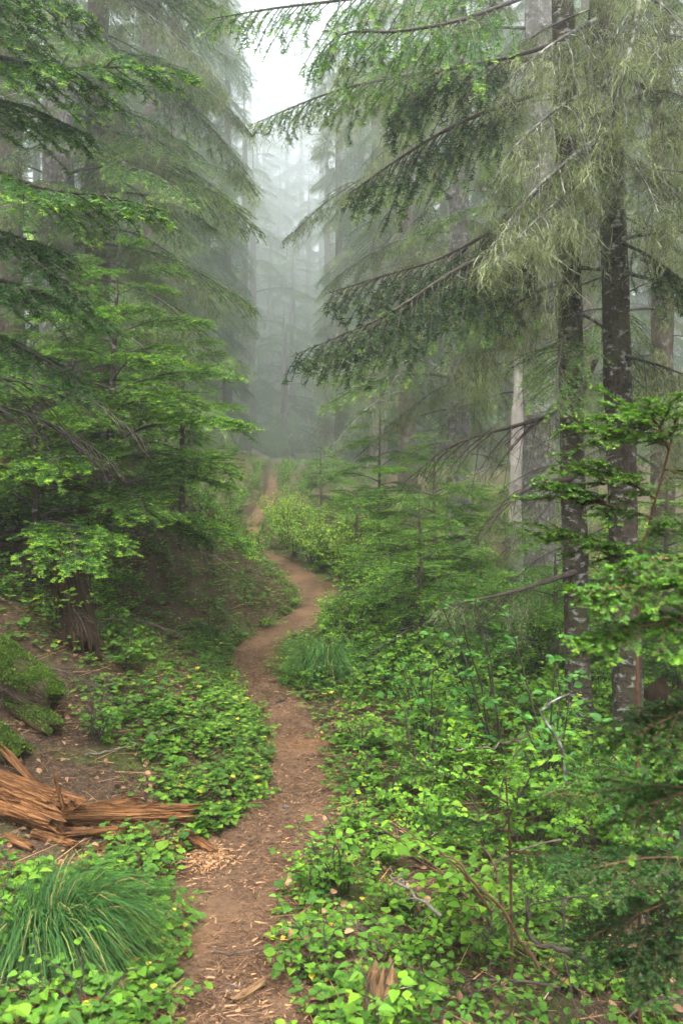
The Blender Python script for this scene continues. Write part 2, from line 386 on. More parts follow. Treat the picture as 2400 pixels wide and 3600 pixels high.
def add_lichen(mb, pts, rng, n_per=15, lmin=.025, lmax=.30, mat=0, wd=.0030):
    "tangled tufts of beard lichen hanging from points: mostly short, a few long"
    pts = np.asarray(pts)
    if len(pts) == 0: return
    big = rng.random(len(pts)) ** 2.6; n = np.maximum(5, (n_per * (.5 + 1.3 * big)).astype(int))
    ii = np.repeat(np.arange(len(pts)), n); k = len(ii); K = 7; t = np.linspace(0, 1, K)
    L = (lmin + .05 + (lmax - lmin) * big[ii]) * rng.uniform(.25, 1.1, k) ** 1.2
    cl = (.010 + .022 * rng.random(len(pts)))[ii][:, None]
    base = pts[ii] + rng.normal(0, 1, (k, 3)) * cl * np.array([1, 1, .35])
    fan = rng.normal(0, .35, (k, 3)) * np.array([1, 1, .2]) * L[:, None]
    pk = base[:, None, :] + fan[:, None, :] * np.sin(t * 2.2)[None, :, None] * .6 - UP * (L[:, None] * t[None])[..., None]
    wob = rng.normal(0, 1, (k, K, 3)) * np.array([1, 1, .5]) * (.05 + .10 * L)[:, None, None] * .36; wob[:, 0] = 0; pk = pk + np.cumsum(wob, 1)
    th = rng.uniform(0, 2 * PI, k); tw = th[:, None] + rng.normal(0, .7, (k, K)).cumsum(1); sd = np.stack([np.cos(tw), np.sin(tw), rng.normal(0, .4, (k, K))], -1)
    V, F = ribbons(pk, wd * np.interp(t, [0, .15, .6, 1], [.7, 1.2, .9, .3])[None] * rng.uniform(.6, 1.5, k)[:, None], nrm(sd))
    tn = np.clip(rng.uniform(.1, .9, len(pts))[ii] + rng.normal(0, .2, k), 0, 1); mb.add(V, F, mat, np.repeat(tn, 2 * K))

def branch_geo(axis, rng, r0=.016, lat_space=.065, lat_len=.45, lat_ang=58, start=.22, lat_droop=.25, sub_space=.042, sub_len=.12,
               hang=0.0, needle=True, tips=.8, base_t=.25, lichen=0.0, lmax=.3, step=.0032, bare=.12, prof=None, ln=.021, wd=.003, lich_from=.1, thin=1.0):
    "wood, needles and lichen of one branch along the axis points"
    Wd, Nd, Lc = MB(), MB(), MB()
    ax, L = resample(axis, 28); T = nrm(np.gradient(ax, axis=0))
    rr = r0 * (1 - np.linspace(0, 1, 28)) ** .8 + .0018
    V, F = tube(ax, rr, 6); Wd.add(V, F)
    sa, sb, tp = [], [], []          # shoots that carry needles
    ta, tb, tr0, tr1 = [], [], [], []  # twig wood
    lp = [ax[int(i)] - UP * .004 for i in rng.uniform(lich_from * 27, 25, int(L * 9 * lichen))]
    for k in range(int(28 * .55), 27): sa.append(ax[k]); sb.append(ax[k + 1]); tp.append(tips * (k > 24))
    s = start * L; side = 1
    while s < L * .985:
        t = s / L; f = t * 27; i = int(f); p = ax[i] + (ax[min(i + 1, 27)] - ax[i]) * (f - i); tn = T[min(i, 27)]
        pr = (np.interp(t, [0, .2, .45, .8, 1], [.35, .75, 1, .55, .18]) if prof is None else prof(t)) * rng.uniform(.62, 1.12)
        ll = lat_len * pr
        sv = nrm(np.cross(tn, UP)) * side; ang = rad(lat_ang + rng.normal(0, 8)) * (1 - .25 * t)
        d0 = nrm(tn * math.cos(ang) + sv * math.sin(ang) + UP * rng.normal(0, .12) - UP * hang * .5)
        K = 6; q = np.linspace(0, 1, K)[:, None]
        lat = p + d0 * q * ll + tn * (q ** 2) * ll * .18 - UP * lat_droop * ll * q ** 2 + rng.normal(0, .008, (K, 3)) * q
        for k in range(K - 1):
            ta.append(lat[k]); tb.append(lat[k + 1]); r = .0045 * (ll / .45) ** .5
            tr0.append(r * (1 - k / K) + .0012); tr1.append(r * (1 - (k + 1) / K) + .0012)
            if k / K >= bare: sa.append(lat[k]); sb.append(lat[k + 1]); tp.append(tips * (k == K - 2))
        if lichen:
            for _ in range(rng.poisson(ll * 26 * lichen)): lp.append(lat[0] + (lat[-1] - lat[0]) * rng.random() - UP * .003)
        ns = int(ll / sub_space * thin)
        if ns > 0:
            ss = (np.arange(ns) + rng.uniform(.2, .8, ns)) / ns; ss = .12 + ss * .86
            fi = ss * (K - 1); i0 = np.minimum(fi.astype(int), K - 2); pos = lat[i0] + (lat[i0 + 1] - lat[i0]) * (fi - i0)[:, None]
            ld = nrm(lat[i0 + 1] - lat[i0]); sd = nrm(np.cross(ld, UP)) * np.where(np.arange(ns) % 2, 1, -1)[:, None]
            an = np.radians(rng.normal(48, 9, ns))
            dd = nrm(ld * np.cos(an)[:, None] + sd * np.sin(an)[:, None] - UP * (hang * rng.uniform(.5, 1.5, ns))[:, None] + UP * rng.normal(0, .14, (ns, 1)))
            le = sub_len * (1 - .55 * ss) * rng.uniform(.55, 1.2, ns) * (.55 + .45 * min(1, ll / lat_len))
            mid = pos + dd * (le * .55)[:, None]; d2 = nrm(dd + ld * .35 - UP * .15 * (lat_droop + hang)); end = mid + d2 * (le * .45)[:, None]
            for (A_, B_, tt, x0, x1) in ((pos, mid, 0, .0018, .0014), (mid, end, tips, .0014, .0008)):
                ta.extend(A_); tb.extend(B_); tr0.extend([x0] * ns); tr1.extend([x1] * ns)
                sa.extend(A_); sb.extend(B_); tp.extend(tt * rng.uniform(.2, 1.15, ns) if tt else [0] * ns)
            # small third-order shoots
            for j in range(ns):
                if le[j] > .07:
                    for sgn in (-1, 1):
                        d3 = nrm(dd[j] * .7 + np.cross(dd[j], UP) * sgn * .75 - UP * hang * .5 + rng.normal(0, .1, 3)); e3 = mid[j] + d3 * le[j] * rng.uniform(.3, .5)
                        sa.append(mid[j]); sb.append(e3); tp.append(tips * rng.uniform(.3, 1)); ta.append(mid[j]); tb.append(e3); tr0.append(.0012); tr1.append(.0008)
        s += lat_space * rng.uniform(.6, 1.4) / 2 * (1 if t < .75 else .75); side = -side
    V, F = prisms(ta, tb, tr0, tr1, 3); Wd.add(V, F)
    if needle: add_needles(Nd, np.array(sa), np.array(sb), np.array(tp), rng, step=step, base_t=base_t, ln=ln, wd=wd)
    if lichen: add_lichen(Lc, lp, rng, lmax=lmax)
    return Wd, Nd, Lc

LIB = {}
def lib_branch(key, n, L, rise, droop, needle_mat='needle', wood_mat='twig', **kw):
    out = []
    for k in range(n):
        rng = np.random.default_rng(hash(key) % 1000 + k * 17 if False else sum(map(ord, key)) * 31 + k)
        l = L * rng.uniform(.9, 1.1); q = np.linspace(0, 1, 12)
        sw = rng.normal(0, .05)
        ax = np.stack([q * l, sw * l * np.sin(q * PI) + rng.normal(0, .01, 12) * q, (rise * q - droop * q ** 2) * l + rng.normal(0, .01, 12) * q], 1)
        W_, N_, L_ = branch_geo(ax, rng, **kw)
        e = {'L': l, 'wood': W_.mesh('branch_' + key, [M[wood_mat]], True)}
        e['needles'] = N_.mesh('needles_' + key, [M[needle_mat]]) if N_.V else None
        e['lichen'] = L_.mesh('lichen_' + key, [M['lichen']]) if L_.V else None
        al = MB()
        for i, o in enumerate((W_, N_, L_)):
            for V, F, m_, t_ in zip(o.V, o.F, o.M, o.T):
                al.V.append(V); al.F.append(F - F.min() + al.n); al.M.append(np.full(len(F), i, np.int32)); al.T.append(t_); al.n += len(V)
        e['all'] = al.mesh('bough_' + key, [M[wood_mat], M[needle_mat], M['lichen']])
        out.append(e)
    LIB[key] = out
lib_branch('young', 7, 1.25, .28, .42, lat_len=.56, lat_space=.078, lat_droop=.15, tips=1.2, base_t=.40, step=.0030, sub_space=.066, sub_len=.19, wd=.0050, ln=.026, r0=.010)
lib_branch('young_short', 3, .55, .35, .25, lat_len=.28, lat_droop=.1, tips=1.0, base_t=.38, start=.1, r0=.008)
lib_branch('fir', 6, 2.2, .12, .42, sub_space=.062, lat_len=.72, lat_space=.10, lat_droop=.30, hang=.15, tips=1.1, base_t=.36, start=.25, step=.0038, sub_len=.15, wd=.0046, r0=.02, lichen=.10, lmax=.22)
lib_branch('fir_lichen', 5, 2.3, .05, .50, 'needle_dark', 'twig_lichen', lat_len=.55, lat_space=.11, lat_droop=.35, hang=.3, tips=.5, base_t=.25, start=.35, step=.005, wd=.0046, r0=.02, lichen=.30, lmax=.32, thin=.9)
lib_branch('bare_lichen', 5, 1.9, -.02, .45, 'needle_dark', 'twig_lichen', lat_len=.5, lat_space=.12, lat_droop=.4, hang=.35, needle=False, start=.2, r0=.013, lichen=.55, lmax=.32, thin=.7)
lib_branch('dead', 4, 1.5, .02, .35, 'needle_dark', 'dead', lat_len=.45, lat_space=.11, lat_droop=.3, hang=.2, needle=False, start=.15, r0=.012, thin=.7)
lib_branch('far', 5, 2.6, .08, .50, lat_len=.85, lat_space=.11, lat_droop=.35, hang=.3, tips=.7, base_t=.3, start=.15, step=.008, sub_space=.07, sub_len=.2, wd=.008, ln=.03, r0=.025, lichen=.14, lmax=.35)
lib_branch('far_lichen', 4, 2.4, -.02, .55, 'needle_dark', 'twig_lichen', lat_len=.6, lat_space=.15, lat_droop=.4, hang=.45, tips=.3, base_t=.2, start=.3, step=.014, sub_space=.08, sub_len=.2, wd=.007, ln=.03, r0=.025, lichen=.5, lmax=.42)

def put_branch(tree, entry, loc, yaw, pitch, scale, full):
    rot = (0, pitch, yaw)
    if full:
        b = link('branch', entry['wood'], tree, loc, rot, scale)
        if entry['needles']: link('needles', entry['needles'], b)['kind'] = 'stuff'
        if entry['lichen']: link('beard_lichen', entry['lichen'], b)['kind'] = 'stuff'
    else:
        b = link('branch', entry['all'], tree, loc, rot, scale)
    return b

def trunk_mesh(h, r0, lean, rng, mat, taper=.55, flare=.5, n=26, bumps=.09, ring_dz=.10, bend=.03, torn=False):
    K = max(14, int(h / ring_dz)); K = min(K, 110); z = np.linspace(-.35, h, K)
    q = np.clip(z / h, 0, 1)
    cx = lean[0] * z + bend * np.sin(z * .5 + rng.uniform(0, 6)) * q; cyy = lean[1] * z + bend * np.sin(z * .43 + rng.uniform(0, 6)) * q
    r = r0 * (1 - (1 - taper) * q ** 1.0) * (1 - sstep(.75, 1.0, q) * .9) + r0 * flare * np.exp(-np.maximum(z, 0) / (r0 * 1.6))
    th = np.arange(n) * 2 * PI / n
    TH, Zg = np.meshgrid(th, z)
    nz = fbm(np.stack([np.cos(TH) * 2.2, np.sin(TH) * 2.2, Zg * 2.5], -1), int(rng.integers(1000)), 3)
    fl = 1 + .35 * flare * np.exp(-np.maximum(Zg, 0) / (r0 * 1.5)) * np.sin(TH * 5 + rng.uniform(0, 6))
    Rr = r[:, None] * (1 + bumps * nz) * fl
    if torn:
        Zg = Zg + .35 * q[:, None] ** 12 * fbm(np.stack([np.cos(TH) * 3, np.sin(TH) * 3, TH * 0], -1), 77, 3); Rr = np.maximum(Rr, r0 * .5 * (1 + .3 * nz))
    V = np.stack([cx[:, None] + np.cos(TH) * Rr, cyy[:, None] + np.sin(TH) * Rr, Zg], -1)
    j = np.arange(n); qd = np.stack([j, (j + 1) % n, n + (j + 1) % n, n + j], 1)
    mb = MB(); mb.add(V, (np.arange(K - 1)[:, None, None] * n + qd[None]).reshape(-1, 4))
    ctr = lambda zz: np.array([np.interp(zz, z, cx), np.interp(zz, z, cyy), zz])
    return mb.mesh('trunk', [M[mat]], True), ctr, (lambda zz: float(np.interp(zz, z, r)))

def tree(name, label, px, d, r0, h, mix, seed, mat='bark_fir', group=None, lean=(0, 0), z0=1.2, per_m=7, full=True, lscale=1.0,
         toward=None, base=None, taper=.6, flare=.4, cone=False, cull=350, pitch=(0, .1), low=None, cat='tree', bend=.03, ymax=None, skip=None):
    rng = np.random.default_rng(seed)
    X = (px - CX) / FPX * d; b = np.array([X, d, gzf(X, d)]) if base is None else np.asarray(base)
    t = tag(link(name, None, None, b), label, cat, group); t.empty_display_size = .2
    me, ctr, rad_ = trunk_mesh(h, r0, lean, rng, mat, taper, flare, bend=bend)
    link('trunk', me, t)
    z = z0; ya = rng.uniform(0, 2 * PI); keys = [k for k, _ in mix]; wt = np.array([w_ for _, w_ in mix], float); wt /= wt.sum(); cnt = 0
    while z < h * .97:
        ya += 2.4 + rng.normal(0, .35)
        key = keys[rng.choice(len(keys), p=wt)]
        if low and z < low[0]: key = low[1][rng.integers(len(low[1]))]
        e = LIB[key][rng.integers(len(LIB[key]))]
        c = ctr(z); q = z / h
        s = lscale * rng.uniform(.6, 1.2)
        if cone: s *= np.interp(q, [0, .25, .6, 1], [.8, 1.0, .72, .22])
        else: s *= np.interp(q, [0, .3, .8, 1], [.85, 1.0, .9, .4])
        if toward is not None: s *= .8 + .3 * math.cos(ya - toward)
        dv = np.array([math.cos(ya), math.sin(ya)])
        mid = b + c + np.array([dv[0], dv[1], -.1]) * e['L'] * s * .6
        tip = b + c + np.array([dv[0], dv[1], -.3]) * e['L'] * s
        root = b + c
        if (frame_ok(*mid, cull) or frame_ok(*tip, cull) or frame_ok(*root, cull)) and not (skip and skip(tip, root)):
            put_branch(t, e, c + np.array([dv[0], dv[1], 0]) * rad_(z) * .7, ya, rng.uniform(*pitch) + rng.normal(0, .07) - (.25 * q if cone else 0), s, full); cnt += 1
        z += rng.uniform(.6, 1.4) / per_m
    return t

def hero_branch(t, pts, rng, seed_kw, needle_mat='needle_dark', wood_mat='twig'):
    "a branch of its own course; pts are world points"
    o = np.asarray(t.location); ax = spline([np.asarray(p) - o for p in pts], 30)
    W_, N_, L_ = branch_geo(ax, rng, **seed_kw)
    b = link('branch', W_.mesh('branch_hero', [M[wood_mat]], True), t)
    if N_.V: link('needles', N_.mesh('needles_hero', [M[needle_mat]]), b)['kind'] = 'stuff'
    if L_.V: link('beard_lichen', L_.mesh('lichen_hero', [M['lichen']]), b)['kind'] = 'stuff'
    return b

# ------------------------------------------------------------------ the trees that stand nearest
# right pair of fir trunks
def trail_clear(tip, root):       # keep boughs of the walls of trees out of the open lane over the trail
    if tip[1] < 1 or root[1] < 1: return True
    px = CX + tip[0] / tip[1] * FPX; rp = CX + root[0] / root[1] * FPX
    return px > (985 if tip[1] < 20 else 890) if rp < 990 else px < (1010 if tip[1] < 16 else 1100)
tA = tree('fir_tree', 'slim mottled fir trunk right of the trail with long boughs sweeping left', 2040, 6.2, .096, 7.5,
          [('fir_lichen', 4), ('bare_lichen', 2.5), ('fir', 1)], 101, 'bark_fir', lean=(-.028, 0), z0=3.1, per_m=6, lscale=.75, taper=.72, flare=.25,
          skip=lambda tip, root: tip[1] < 4.4 or CX + tip[0] / tip[1] * FPX < 1350)
tB = tree('fir_tree', 'rightmost of the two mottled fir trunks, draped in beard lichen', 2215, 6.0, .106, 7.5,
          [('fir_lichen', 3), ('bare_lichen', 3)], 102, 'bark_fir', lean=(-.034, 0), z0=2.9, per_m=6, lscale=.75, taper=.75, flare=.25,
          skip=lambda tip, root: tip[1] < 4.4 or CX + tip[0] / tip[1] * FPX < 1500)
rg = np.random.default_rng(5)
DK = dict(r0=.020, lat_space=.075, lat_len=.50, lat_ang=52, start=.30, lat_droop=.75, sub_space=.075, sub_len=.19, hang=.8, tips=.75, base_t=.30, step=.0042, ln=.027, wd=.0050, lichen=.06, lmax=.2)
def H(t, path, kw=None, **m):
    k = dict(DK); k.update(kw or {}); hero_branch(t, [P(*p) for p in path], rg, k, **m)
H(tA, [(1985, 560, 6.2), (1800, 760, 5.7), (1560, 900, 5.3), (1380, 960, 5.1), (1140, 1035, 5.0)])
H(tA, [(1990, 720, 6.2), (1800, 850, 5.6), (1600, 950, 5.2), (1350, 1110, 4.9), (1020, 1255, 4.7)], dict(tips=.8))
H(tA, [(1975, 300, 6.2), (1800, 360, 5.8), (1600, 440, 5.6), (1400, 560, 5.5), (1215, 690, 5.5)], dict(tips=.9, base_t=.36))
H(tA, [(1970, 150, 6.2), (1750, 210, 5.8), (1550, 250, 5.6), (1440, 330, 5.5), (1360, 420, 5.5)])
H(tA, [(1965, -60, 6.2), (1650, 60, 5.4), (1400, 110, 5.0), (1200, 120, 4.8), (1080, 250, 4.7)], dict(base_t=.36, lat_len=.44, lat_space=.095), needle_mat='needle')
H(tA, [(1960, -180, 6.2), (1600, -60, 5.6), (1200, 0, 5.2), (960, 30, 5.0), (720, 70, 5.0)], dict(base_t=.4, tips=.9, lat_len=.42, lat_space=.095), needle_mat='needle')
H(tA, [(1980, 200, 6.2), (1750, 220, 6.6), (1400, 270, 7.2), (1150, 330, 7.6), (870, 445, 7.8)], dict(tips=.9, base_t=.45, lat_len=.4, lichen=.25), needle_mat='needle')
BARE = dict(needle=False, hang=.4, lichen=.42, lmax=.32, lat_len=.55, lat_space=.10, thin=.6, start=.12)
for pth in ([(2130, 700, 6.0), (1950, 820, 5.6), (1800, 900, 5.5), (1640, 1010, 5.4)], [(2120, 480, 6.0), (2000, 560, 5.4), (1850, 700, 5.2), (1700, 900, 5.1)],
            [(2140, 250, 6.0), (2300, 330, 5.4), (2420, 480, 5.0)], [(2250, -80, 5.6), (2230, 100, 5.3), (2180, 300, 5.2), (2110, 560, 5.3)],
            [(2150, 560, 6.0), (2300, 620, 5.6), (2450, 760, 5.2)], [(2110, 60, 6.0), (1950, 150, 5.6), (1800, 260, 5.4)],
            [(2120, 300, 6.0), (1960, 380, 5.5), (1800, 520, 5.2)], [(2100, -60, 6), (2300, 0, 5.4), (2420, 130, 5.1)]):
    H(tB, pth, BARE, wood_mat='twig_lichen')
H(tA, [(2005, 980, 6.1), (1900, 1020, 5.8), (1780, 1090, 5.6), (1690, 1180, 5.5)], dict(BARE, lmax=.5, lat_len=.35))
H(tB, [(2090, 1270, 6.0), (2030, 1400, 5.8), (1900, 1470, 5.6), (1600, 1560, 5.3), (1440, 1680, 5.2)], dict(needle=False, lichen=.1, lat_len=.45, hang=.3, start=.3, lat_space=.1, r0=.020), wood_mat='twig')
H(tB, [(2150, 1240, 6.0), (2300, 1280, 5.7), (2440, 1330, 5.4)], dict(needle=False, lichen=.4, lat_len=.4, hang=.4, r0=.014), wood_mat='twig')
H(tB, [(2150, 840, 6.0), (2280, 900, 5.7), (2430, 1010, 5.5)], dict(needle=True, lichen=.5, lat_len=.4, hang=.4, r0=.014))
H(tA, [(2010, 1680, 6.1), (1850, 1720, 5.7), (1700, 1860, 5.4)], dict(needle=False, lichen=.1, lat_len=.35, hang=.2, start=.2), wood_mat='dead')
H(tA, [(2020, 2010, 6.1), (1800, 2080, 5.8), (1520, 2140, 5.6)], dict(needle=False, lichen=.05, lat_len=.4, hang=.2, start=.3), wood_mat='dead')

for _t, _lx in ((tA, -.028), (tB, -.034)):       # short dead twigs on the bare lower trunks
    for _k in range(16):
        _z = rg.uniform(.9, 3.4); put_branch(_t, LIB['dead'][_k % 4], (_lx * _z, 0, _z), rg.uniform(0, 6.28), rg.uniform(-.1, .35), rg.uniform(.18, .42), True)
# dark boughs of a tree that stands just out of the picture on the left
xb = (-420 - CX) / FPX * 4.6
tL = tree('fir_tree', 'fir at the left edge with dark boughs reaching in across the top left', -420, 4.6, .12, 5.5, [('fir', 1)], 103, z0=9, lean=(.01, 0))
LK = dict(r0=.02, lat_space=.075, lat_len=.42, lat_ang=55, start=.2, lat_droop=.35, sub_space=.045, sub_len=.13, hang=.22, tips=1.0, base_t=.26, step=.0036, ln=.026, wd=.0050)
def HL(path, kw=None, **m):
    k = dict(LK); k.update(kw or {}); m.setdefault('wood_mat', 'twig'); m.setdefault('needle_mat', 'needle'); hero_branch(tL, [P(*p) for p in path], rg, k, **m)
HL([(-420, 120, 4.6), (-100, 180, 4.3), (200, 240, 4.0), (450, 235, 3.9), (680, 270, 3.9)])
HL([(-420, 480, 4.6), (-100, 560, 4.2), (150, 660, 3.9), (380, 690, 3.8), (590, 745, 3.8)])
HL([(-420, 300, 4.6), (-150, 330, 4.4), (100, 380, 4.2), (320, 480, 4.1)], dict(tips=.6))
HL([(-420, 60, 4.6), (-150, 60, 4.2), (60, 110, 4.0), (180, 240, 3.9)])
HL([(-420, 650, 4.6), (-120, 760, 4.2), (100, 900, 4.0), (300, 1060, 3.9)], dict(base_t=.18, tips=.3))
HL([(-420, 900, 4.6), (-150, 960, 4.2), (100, 1010, 4.0), (390, 1130, 4.0)], dict(base_t=.16, tips=.3))
HL([(-420, 1100, 4.6), (-100, 1150, 4.3), (150, 1260, 4.1), (330, 1390, 4.0)], dict(base_t=.18, tips=.4))
HL([(-420, -60, 4.6), (-100, -40, 4.2), (150, -10, 4.0), (330, 60, 3.9)])
HL([(-420, 780, 4.6), (-150, 800, 4.4), (50, 830, 4.3), (260, 900, 4.3)], dict(base_t=.25, tips=.6))
for pth in ([(-350, 1450, 4.6), (-50, 1420, 4.6), (200, 1500, 4.6), (420, 1640, 4.6)], [(-350, 1300, 4.6), (0, 1330, 4.8), (300, 1400, 5), (520, 1560, 5)]):
    HL(pth, dict(needle=False, lat_len=.45, hang=.25, r0=.010), wood_mat='twig')

# young bright fir on the left bank
yb = P(375, 1960, 7.6); yb[2] = gzf(yb[0], yb[1])
ytop = P(420, 860, 7.6)
tree('young_fir', 'bright green young fir with a thin dark trunk on the left bank', 0, 7.6, .045, ytop[2] - yb[2], [('young', 1)], 104, 'bark_fir', base=yb,
     lean=((ytop[0] - yb[0]) / (ytop[2] - yb[2]), 0), z0=.6, per_m=16, cone=True, lscale=1.25, taper=.35, flare=.2, pitch=(-.12, .12), bend=.05,
     low=(1.5, ['young']), skip=lambda tip, root: CX + tip[0] / tip[1] * FPX > 930)
for (px, py, d, topy, sd, ls, lab) in ((130, 2000, 7.0, 1180, 105, .95, 'young fir shaded behind the dark boughs at the left edge'),
                               (640, 1900, 9.5, 1150, 106, .9, 'young fir behind the bright one, close to the trail'),
                               (250, 1800, 9.4, 930, 107, 1.0, 'young fir behind the thin dark trunk on the left bank')):
    b = P(px, py, d); b[2] = gzf(b[0], b[1]); h = HC + (HY - topy) / FPX * d - b[2]
    tree('young_fir', lab, 0, d, .04, h, [('young', 1)], sd, 'bark_fir', base=b, z0=.5, per_m=15, cone=True, lscale=ls * 1.1, taper=.35, flare=.2, pitch=(-.1, .15), skip=lambda tip, root: CX + tip[0] / tip[1] * FPX > 830)

# middle distance, left wall
MIX = [('fir', 4), ('fir_lichen', 2)]
LW = [  # px, d, r, h, lichen share, label
    (205, 10.5, .21, 9.5, 1.0, 'thick pale grey trunk at the upper left behind the dark boughs'),
    (345, 12.0, .19, 10, 1.7, 'brown trunk hung with lichen beside the thick pale trunk, upper left'),
    (530, 22.0, .24, 15, .35, 'fir on the left with boughs reaching toward the foggy gap'),
    (40, 11.5, .17, 9, .4, 'fir behind the left edge boughs'),
    (610, 34.0, .36, 22, .2, 'misty fir on the left just behind the boughs over the trail'),
]
for i, (px, d, r, h, li, lab) in enumerate(LW):
    tree('fir_tree', lab, px, d, r, h, [('fir', 3), ('fir_lichen', li), ('bare_lichen', li * .8)], 120 + i, 'bark_grey' if i == 0 else 'bark_brown', z0=.9, per_m=8.5 if d < 14 else 95 / d,
         lscale=1.05 * max(1, d / 14), toward=-.1, full=d < 13, skip=trail_clear, lean=(.0, 0), low=(2.2, ['bare_lichen', 'fir', 'fir']))
# middle distance, right wall
snag_b = P(1812, 2150, 11.5); snag_b[2] = gzf(snag_b[0], snag_b[1])
RW = [
    (1888, 12.2, .27, 11, 1.2, 'bark_grey', 'thick grey scaly trunk right of the trail beside the bare snag'),
    (1610, 13.5, .20, 11, 2.0, 'bark_grey', 'grey lichen-hung trunk left of the thick scaly trunk'),
    (1430, 23.0, .26, 16, 2.5, 'bark_brown', 'lichen-draped fir right of the foggy gap'),
    (2330, 10.5, .16, 9, 2.0, 'bark_brown', 'fir behind the two slim trunks at the right edge'),
    (2060, 20, .24, 14, 1.5, 'bark_brown', 'fir between the thick grey trunk and the right edge'),
    (1330, 36.0, .36, 24, 2.0, 'bark_brown', 'pale misty fir hung with lichen right of the gap'),
]
for i, (px, d, r, h, li, mt, lab) in enumerate(RW):
    tree('fir_tree', lab, px, d, r, h, [('fir', 2.0), ('fir_lichen', li), ('bare_lichen', li)], 140 + i, mt, z0=1.4, per_m=6.0 if d < 15 else 90 / d,
         lscale=.95 * max(1, d / 14), toward=PI, full=d < 12.3, skip=trail_clear if i else (lambda tip, root: tip[1] < 11.6 and tip[2] < 5), low=(3.0, ['bare_lichen', 'dead', 'fir']))
# low spreading young firs right of the trail
for i, (px, d, topy, ls, lab) in enumerate(((1480, 8.6, 1740, 1.05, 'low spreading young fir right of the trail above the leafy shrubs'), (1690, 9.0, 1960, .85, 'low young fir in front of the bare snag'),
        (1250, 12.5, 1690, .8, 'small young fir at the right side of the trail, half in mist'), (1530, 11.0, 1520, 1.0, 'dark young fir in front of the grey lichen-hung trunk'),
        (1330, 14.5, 1420, 1.0, 'young misty fir at the right of the trail bend'), (1950, 8.2, 1900, .8, 'low young fir behind the two slim trunks'),
        (1130, 20, 1560, .9, 'little fir in the mist beside the far trail'), (2330, 8.0, 1600, 1.0, 'young fir behind the right edge sprays'))):
    X = (px - CX) / FPX * d; b = np.array([X, d, gzf(X, d)]); h = HC + (HY - topy) / FPX * d - b[2]
    tree('young_fir', lab, 0, d, .035, h, [('young', 1)], 160 + i, 'bark_brown', base=b, z0=.2, per_m=20 if h < 2.5 else 15, cone=True, lscale=ls, taper=.35, flare=.2, pitch=(-.1, .15), full=d < 10, skip=lambda tip, root: CX + tip[0] / tip[1] * FPX < 1080)

# bare snag
def snag(label, b, h, r, seed):
    rng = np.random.default_rng(seed)
    t = tag(link('dead_snag', None, None, b), label, 'dead tree')
    me, ctr, rr = trunk_mesh(h, r, (.006, 0), rng, 'snag', .7, .3, bumps=.22, torn=True); link('trunk', me, t)
    for k in range(7):
        z = rng.uniform(1.2, h * .8); e = LIB['dead'][k % 4]; put_branch(t, e, ctr(z), rng.uniform(0, 6.28), .1, rng.uniform(.3, .6), True)
snag('bare pale dead snag with reddish streaks leaning beside the thick grey trunk', snag_b, HC + (HY - 1250) / FPX * 11.5 - snag_b[2], .10, 9)

# far trees in the fog: px, d, row of the top (0 = runs out of the picture)
far = [(800, 30, 0), (720, 36, 0), (640, 30, 0), (860, 46, 250), (500, 26, 0), (300, 24, 0), (130, 28, 0), (780, 56, 100), (890, 62, 480), (830, 84, 330),
       (1190, 36, 200), (1270, 40, 0), (1150, 52, 420), (1390, 30, 0), (1560, 25, 0), (1790, 25, 0), (1960, 27, 0), (2180, 24, 0), (2340, 32, 0), (1340, 58, 0), (1680, 32, 0), (2080, 40, 0), (1880, 44, 0), (2290, 46, 0), (1220, 72, 240), 
       (950, 78, 760), (1030, 70, 860), (1085, 88, 600), (985, 105, 560), (930, 118, 260), (1060, 120, 250), (1130, 112, 120), (880, 108, 140), (1000, 60, 1080), (700, 100, 40), (1010, 130, 300), (905, 92, 420)]
far.sort(); ORD = ['first', 'second', 'third', 'fourth', 'fifth', 'sixth', 'seventh', 'eighth', 'ninth', 'tenth', 'eleventh', 'twelfth', 'thirteenth', 'fourteenth', 'fifteenth', 'sixteenth', 'seventeenth', 'eighteenth', 'nineteenth', 'twentieth', 'next to last', 'last']
_L = [f for f in far if f[0] < 900][::-1]; _C = [f for f in far if 900 <= f[0] <= 1110]; _R = [f for f in far if f[0] > 1110]
for side, lst, txt in (('left', _L, 'tall conifer in the fog, %s leftward from the foggy gap'), ('gap', _C, 'faint conifer in the foggy gap beyond the trail, %s from the left'), ('right', _R, 'tall conifer in the fog, %s rightward from the foggy gap')):
    for i, (px, d, ty_) in enumerate(lst):
        d = d * 1.5
        sd = 200 + int(px) + int(d); X = (px - CX) / FPX * d; b = np.array([X, d, gzf(X, d)])
        top = HC + (HY - ty_) / FPX * d - b[2] + (d * .06 if ty_ == 0 else 0); s_ = max(1.0, d / 26)
        tree('fogged_conifer', txt % ORD[min(i, 21)], px, d, .17 * s_ ** .8, top, [('far', 3), ('far_lichen', 2 if side == 'right' else .6)], sd, 'bark_brown', group='conifers in the fog',
             z0=1.0, per_m=6.0 / s_, full=False, lscale=1.1 * s_ * (.75 if ty_ > 0 else 1), cull=120, skip=(lambda tip, root: trail_clear(tip, root)) if d < 88 else None, cone=ty_ > 0, taper=.45)

